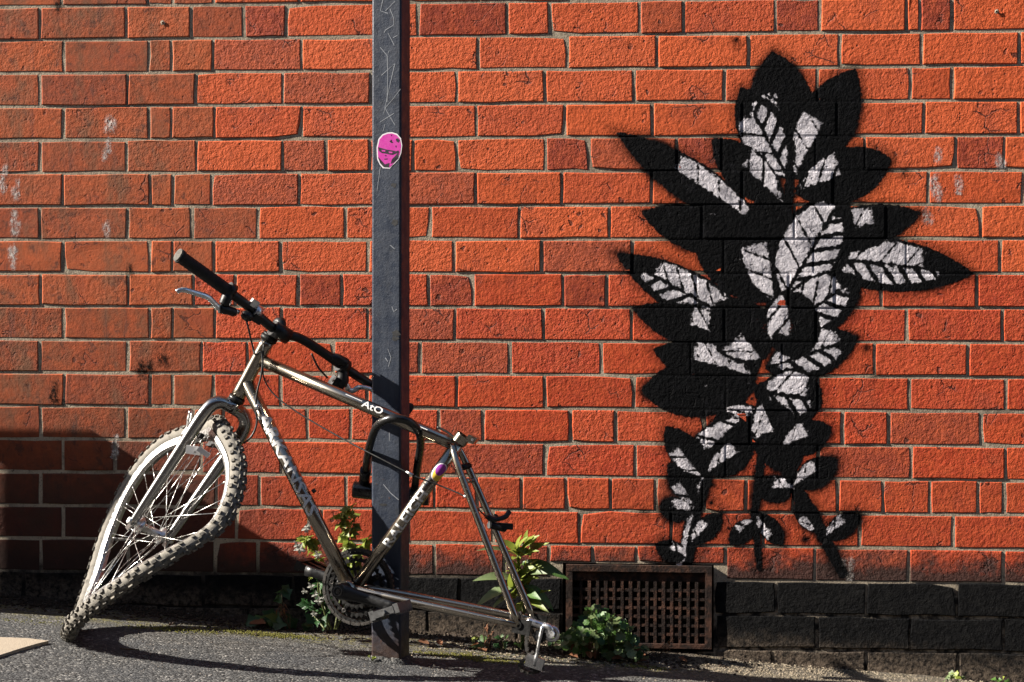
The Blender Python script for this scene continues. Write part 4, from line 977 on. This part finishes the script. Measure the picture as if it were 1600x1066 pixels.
# spear-leaved plant behind the rear stays
g0 = gp(818, -.10); pl = root('spear_leaf_plant', g0, 'bright green plant with long pointed leaves behind the rear stays', 'plant')
tp_ = at(812, 862, -.12); stem(pl, [g0, at(820, 930, -.11), at(813, 890, -.115), tp_], .006)
t2 = at(826, 893, -.14); stem(pl, [at(819, 945, -.11), at(822, 915, -.13), t2], .005)
SPL = [((806, 868), (760, 862), 15), ((818, 880), (868, 910), 20), ((805, 905), (754, 912), 17), ((808, 915), (756, 950), 18), ((808, 930), (776, 950), 13), ((822, 915), (857, 952), 17), ((826, 895), (842, 903), 10), ((822, 925), (834, 940), 14),
       ((812, 866), (803, 850), 11), ((814, 864), (826, 852), 10), ((811, 866), (790, 850), 12), ((812, 872), (795, 880), 12), ((815, 870), (832, 866), 10), ((812, 860), (815, 846), 8), ((824, 896), (815, 885), 9), ((826, 893), (831, 880), 8), ((808, 935), (796, 925), 11), ((818, 940), (808, 962), 12), ((822, 940), (845, 930), 9), ((810, 900), (790, 893), 11), ((818, 905), (838, 893), 12), ((806, 920), (785, 905), 12), ((822, 930), (840, 960), 12)]
for k in range(34):
    t = random.random(); q = (random.gauss(813, 4)+(12 if t < .3 else 0), 850+t*85); an = random.uniform(-2.9, .1); l_ = random.uniform(14, 30)
    SPL.append((q, (q[0]+math.cos(an)*l_, q[1]+math.sin(an)*l_*.75), random.uniform(7, 12)))
for i, (a, c, w) in enumerate(SPL):
    pa = at(*a, -.115+random.gauss(0, .01)); pc = at(*c, -.115-.05*random.random()-.02); d = pc-pa; L = d.length*1.12
    leaf(pl, pa, d+Vector((0, 0, .3*L)), L*1.1, w/520, M_LEAFY if i > 7 else (M_LEAF if i in (1, 5, 7) else M_LEAFP), up=Vector((-.5, -.6, .7))+rv(.12), curl=.32, fold=.35, n=7)
# flowering trailing plant behind the down tube
g1 = gp(520, -.18); fpnt = root('flowering_weed', g1, 'yellow-green weed with small hanging white flowers behind the down tube', 'plant')
stems = [[(525, 985), (535, 930), (548, 880), (540, 830), (533, 810)], [(530, 980), (552, 920), (560, 870), (575, 845)], [(520, 985), (500, 930), (498, 880), (488, 850), (478, 845)], [(515, 985), (505, 940), (500, 905), (498, 885)], [(520, 985), (512, 960), (505, 935), (498, 930)], [(528, 985), (545, 930), (555, 880), (545, 850), (555, 815), (547, 800)], [(510, 985), (490, 960), (478, 940)]]
nodes = []
for s in stems:
    pts = [at(x, y, -.17-random.random()*.07) for x, y in s]; stem(fpnt, pts, .0026, M_STEM, .0012)
    sm = smooth_path(pts, 5); nodes += sm[len(sm)//3:]
for p in nodes:
    px, py = proj(*p)
    for _ in range(4 if py < 900 else 2):
        d = Vector((random.gauss(0, 1), random.gauss(-.4, .6), random.gauss(.1, .6))); L = random.uniform(.014, .034)
        leaf(fpnt, p, d, L, L*random.uniform(.5, .75), M_LEAFY if py < 905 else M_LEAFD, up=Vector((-.5, -.4, .8))+rv(.35), curl=.35, fold=.3, n=4, lobes=4)
def flower(p, r):
    b = MB(); fl = M_PETAL
    for k in range(5):
        a = k*2*math.pi/5+random.random(); d = Vector((math.cos(a), -.3, math.sin(a)-.4)); vs, fs = leaf_geo(r, r*.5, .3, .3, 3); b.add(place(vs, p, d, Vector((0, -1, .2))), fs, True)
    b.build('flower', fl, fpnt, fix=False)
for px, py, r in ((480, 826, .016), (484, 822, .014), (470, 858, .018), (466, 852, .013), (498, 868, .012), (488, 917, .012), (494, 930, .012), (500, 940, .013), (507, 935, .010), (493, 960, .010), (515, 890, .010), (548, 868, .012), (553, 862, .013), (478, 925, .010)):
    flower(at(px, py, -.24), r)
for px, py in ((480, 812), (497, 880)):
    stem(fpnt, [at(px, py+20, -.22), at(px+2, py, -.22), at(px-3, py-14, -.22), at(px+8, py-17, -.22)], .0013)
# low round-leaved clump in front of the vent
gc = gp(945, -.10); cl = root('round_leaf_clump', gc, 'low clump of round crinkled pale green leaves in front of the vent', 'plant')
for i in range(290):
    a = random.random(); px = random.gauss(945, 36); 
    if not 884 < px < 1014: continue
    hump = 1-((px-945)/72)**2; y = -.03-random.random()*.15; base = gp(px, y); h = .012+random.random()**.8*.115*max(.25, hump); p = base+Vector((0, 0, h))+Vector((0, -.02, 0))
    R = random.uniform(.007, .0155); vs, fs = round_geo(R, random.choice((5, 6, 7)), random.uniform(.05, .35)); up = Vector((-.35, -.75, .65))+rv(.35)
    d = Vector((random.gauss(0, 1), random.gauss(0, .4), random.gauss(0, .4)))
    b = MB(); b.add(place(vs, p, d, up), fs, True); b.build('leaf', random.choice((M_LEAF, M_LEAFP, M_LEAFP, M_LEAFD, M_LEAF)) if h > .03 else random.choice((M_LEAF, M_DEAD, M_LEAFP)), cl, fix=False)
    if i % 3 == 0: stem(cl, [base+Vector((0, .02, 0)), base.lerp(p, .6)+Vector((0, .01, .005)), p], .0012)
# small weeds along the foot of the wall
def weed(name, label, px, y, n, size, spread, mats, h=.05, up=(-.3, -.6, .7)):
    g = gp(px, y); r = root(name, g, label, 'plant', 'weeds along the wall foot')
    for i in range(n):
        p = g+Vector((random.gauss(0, spread), -abs(random.gauss(0, spread*.4)), .006+random.random()*h)); s = size*random.uniform(.6, 1.2)
        vs, fs = leaf_geo(s, s*.8, .3, .25, 4, lobes=4); b = MB(); b.add(place(vs, p, Vector((random.gauss(0, 1), random.gauss(-.3, .5), random.gauss(.1, .5))), Vector(up)+rv(.3)), fs, True); b.build('leaf', random.choice(mats), r, fix=False)
        if i % 2 == 0: stem(r, [g, g.lerp(p, .5)+rv(.003), p], .0011)
    return r
weed('ivy_seedling', 'dark green upright seedling against the plinth left of the crank', 440, -.05, 6, .040, .010, [M_LEAFD, M_LEAF], .10)
weed('broad_leaf_weed', 'flat green broad-leaved weed on the soil below the down tube', 428, -.10, 9, .048, .028, [M_LEAF, M_LEAFD], .025)
weed('broad_leaf_weed', 'dark green two-leaved weed on the soil left of the chainring', 478, -.10, 6, .045, .022, [M_LEAFD], .03)
weed('clover_weed', 'tiny yellow-green weed between chainstay and pavement right of the post', 745, -.16, 9, .018, .012, [M_LEAFY, M_LEAF], .035)
weed('clover_weed', 'small green weed at the wall foot below the rear dropout', 790, -.12, 12, .024, .020, [M_LEAF, M_LEAFD], .03)
weed('clover_weed', 'small bright weed by the plinth near the lower right corner', 1497, -.07, 10, .020, .012, [M_LEAFY, M_LEAFP], .03)
weed('clover_weed', 'little green weed at the lower right edge of the picture', 1565, -.05, 8, .018, .012, [M_LEAFY, M_LEAF], .02)
weed('clover_weed', 'small pale weed tuft beside the vent, left of its frame', 868, -.05, 9, .022, .016, [M_LEAFP, M_LEAFD], .04)
weed('clover_weed', 'tiny weed at the left corner of the post foot', 584, -.445, 5, .009, .004, [M_LEAFY], .012)

# moss cushions, fallen leaves, crumbs of soil and grit
def stuff(name, label, mat, n, fx, fy, smin, smax, flat=.6):
    b = MB()
    for _ in range(n):
        x, y = fx(), fy(); s = random.uniform(smin, smax); z = ground(x, y)+s*flat*.4
        if y > -.1: z += .008*(y+.1)/.1
        if proj(x, y, z)[0] < -150 and x > -5: pass
        a = random.random()*6.28; ca, sa = math.cos(a), math.sin(a); q = [(1, 0, 0), (0, 1, 0), (-1, 0, 0), (0, -1, 0), (0, 0, flat), (0, 0, -flat)]
        vs = []
        for (u_, v_, w_) in q: k = s*random.uniform(.6, 1.2); vs.append((x+(u_*ca-v_*sa)*k, y+(u_*sa+v_*ca)*k, z+w_*k))
        b.add(vs, [(0, 1, 4), (1, 2, 4), (2, 3, 4), (3, 0, 4), (1, 0, 5), (2, 1, 5), (3, 2, 5), (0, 3, 5)])
    tag(b.build(name, mat, fix=False), label, kind='stuff')
stuff('soil_crumbs', 'dark soil crumbs along the foot of the wall', M_SOIL, 4600, lambda: random.uniform(-2.2, .35)-random.random()*.3, lambda: -abs(random.gauss(0, .07))-.004, .002, .008)
stuff('grit', 'small pale grit scattered on the pavement', M_STONE, 3600, lambda: random.uniform(-2.2, 1.4)+random.random()*.3*0, lambda: -random.random()**1.3*.9-.01, .0010, .0030)
stuff('gravel', 'tan gravel and crumbled mortar along the wall foot right of the post', simple('tan_grit', (.20, .165, .12), .95, 0, .1, .6, 120), 5200, lambda: random.uniform(-.55, 1.4), lambda: -abs(random.gauss(0, .15))-.008, .0012, .0042)
M_MOSS = leafmat('moss', (.12, .12, .018), (.20, .18, .04), .9)
def mossy():
    pts = []
    for px, y in ((290, -.25), (380, -.21), (420, -.22), (470, -.20), (250, -.28), (60, -.33), (720, -.26), (765, -.30), (788, -.30), (690, -.28), (1010, -.2)): pts.append((at(px, 990, y).x, y))
    return pts
MP = mossy()
def mfx():
    global _m; _m = random.choice(MP); return _m[0]+random.gauss(0, .045)
stuff('moss', 'yellow-green moss patches on the pavement near the wall', M_MOSS, 2400, mfx, lambda: _m[1]+random.gauss(0, .014), .0012, .0034, .8)
DL = [(392, -.13, .050, 'curled orange-brown fallen leaf beside the broad weed left of the crank'), (672, -.20, .032, 'dry orange leaf on the ground nearest the post on its right'), (692, -.19, .028, 'dry brown leaf second from the post on its right'),
      (750, -.21, .036, 'reddish dry leaf under the tiny clover weed below the chainstay'), (738, -.18, .026, 'small brown leaf tucked behind the tiny clover weed'), (270, -.24, .022, 'small brown leaf alone on the pavement just right of the front tyre'),
      (892, -.17, .032, 'brown leaf under the left end of the round-leaved clump'), (925, -.20, .032, 'pale brown leaf below the middle of the round-leaved clump'), (958, -.19, .032, 'reddish leaf below the right half of the round-leaved clump'), (1012, -.16, .024, 'small rusty leaf right of the clump under the vent grille'), (1075, -.12, .024, 'small rusty leaf under the right end of the vent frame')]
for i, (px, y, s, lb) in enumerate(DL):
    g = gp(px, y)+Vector((0, 0, .010)); vs, fs = leaf_geo(s, s*.6, random.uniform(-.3, .3), random.uniform(.4, .8), 5, lobes=3); b = MB()
    b.add(place(vs, g, Vector((random.gauss(0, 1), random.gauss(0, .5), .05)), Vector((random.gauss(0, .3), -.3, 1))), fs, True)
    q = b.build('fallen_leaf', M_DEAD, fix=False); q.data.transform(Matrix.Translation(-g)); q.location = g
    tag(q, lb, 'leaf', 'fallen leaves')
# dry straggling stalks and litter
def stalk(px, y, h, lean, label):
    g = gp(px, y); r = root('dry_stalk', g, label, 'plant', 'dry stalks by the wall')
    for k in range(4):
        e = g+Vector((lean*h+random.gauss(0, .02), random.gauss(-.02, .01), h*random.uniform(.5, 1))); stem(r, [g, g.lerp(e, .5)+rv(.006), e], .0012, M_DEADST, .0006)
        for q in range(3):
            p = g.lerp(e, random.uniform(.4, 1)); leaf(r, p, Vector((random.gauss(0, 1), random.gauss(-.3, .4), random.gauss(-.3, .4))), random.uniform(.008, .018), .006, M_DEAD, curl=.6, fold=.5, n=3)
M_DEADST = leafmat('dead_stem', (.12, .085, .05), (.20, .15, .09), .9)
stalk(455, -.12, .11, -.3, 'thin dry stalks leaning left between the broad weed and the crank')
stalk(765, -.17, .085, .1, 'small dark dry stalk with withered leaves right of the post under the chainstay')
stalk(1028, -.06, .07, .5, 'short dry stalks at the right end of the round-leaved clump')
for px, py, L, a, lb in ((205, 1019, .045, .1, 'pale straw lying on the pavement below the front tyre'), (905, 1034, .05, .3, 'brown twig on the pavement below the round-leaved clump')):
    p = on_ground(px, py)+Vector((0, 0, .003)); d = Vector((math.cos(a), math.sin(a), -.07)); b = MB(); b.tube([p-d*L/2, p+rv(.001), p+d*L/2], .0016, 6)
    q = b.build('twig', M_DEADST); q.data.transform(Matrix.Translation(-p)); q.location = p; tag(q, lb, 'twig')
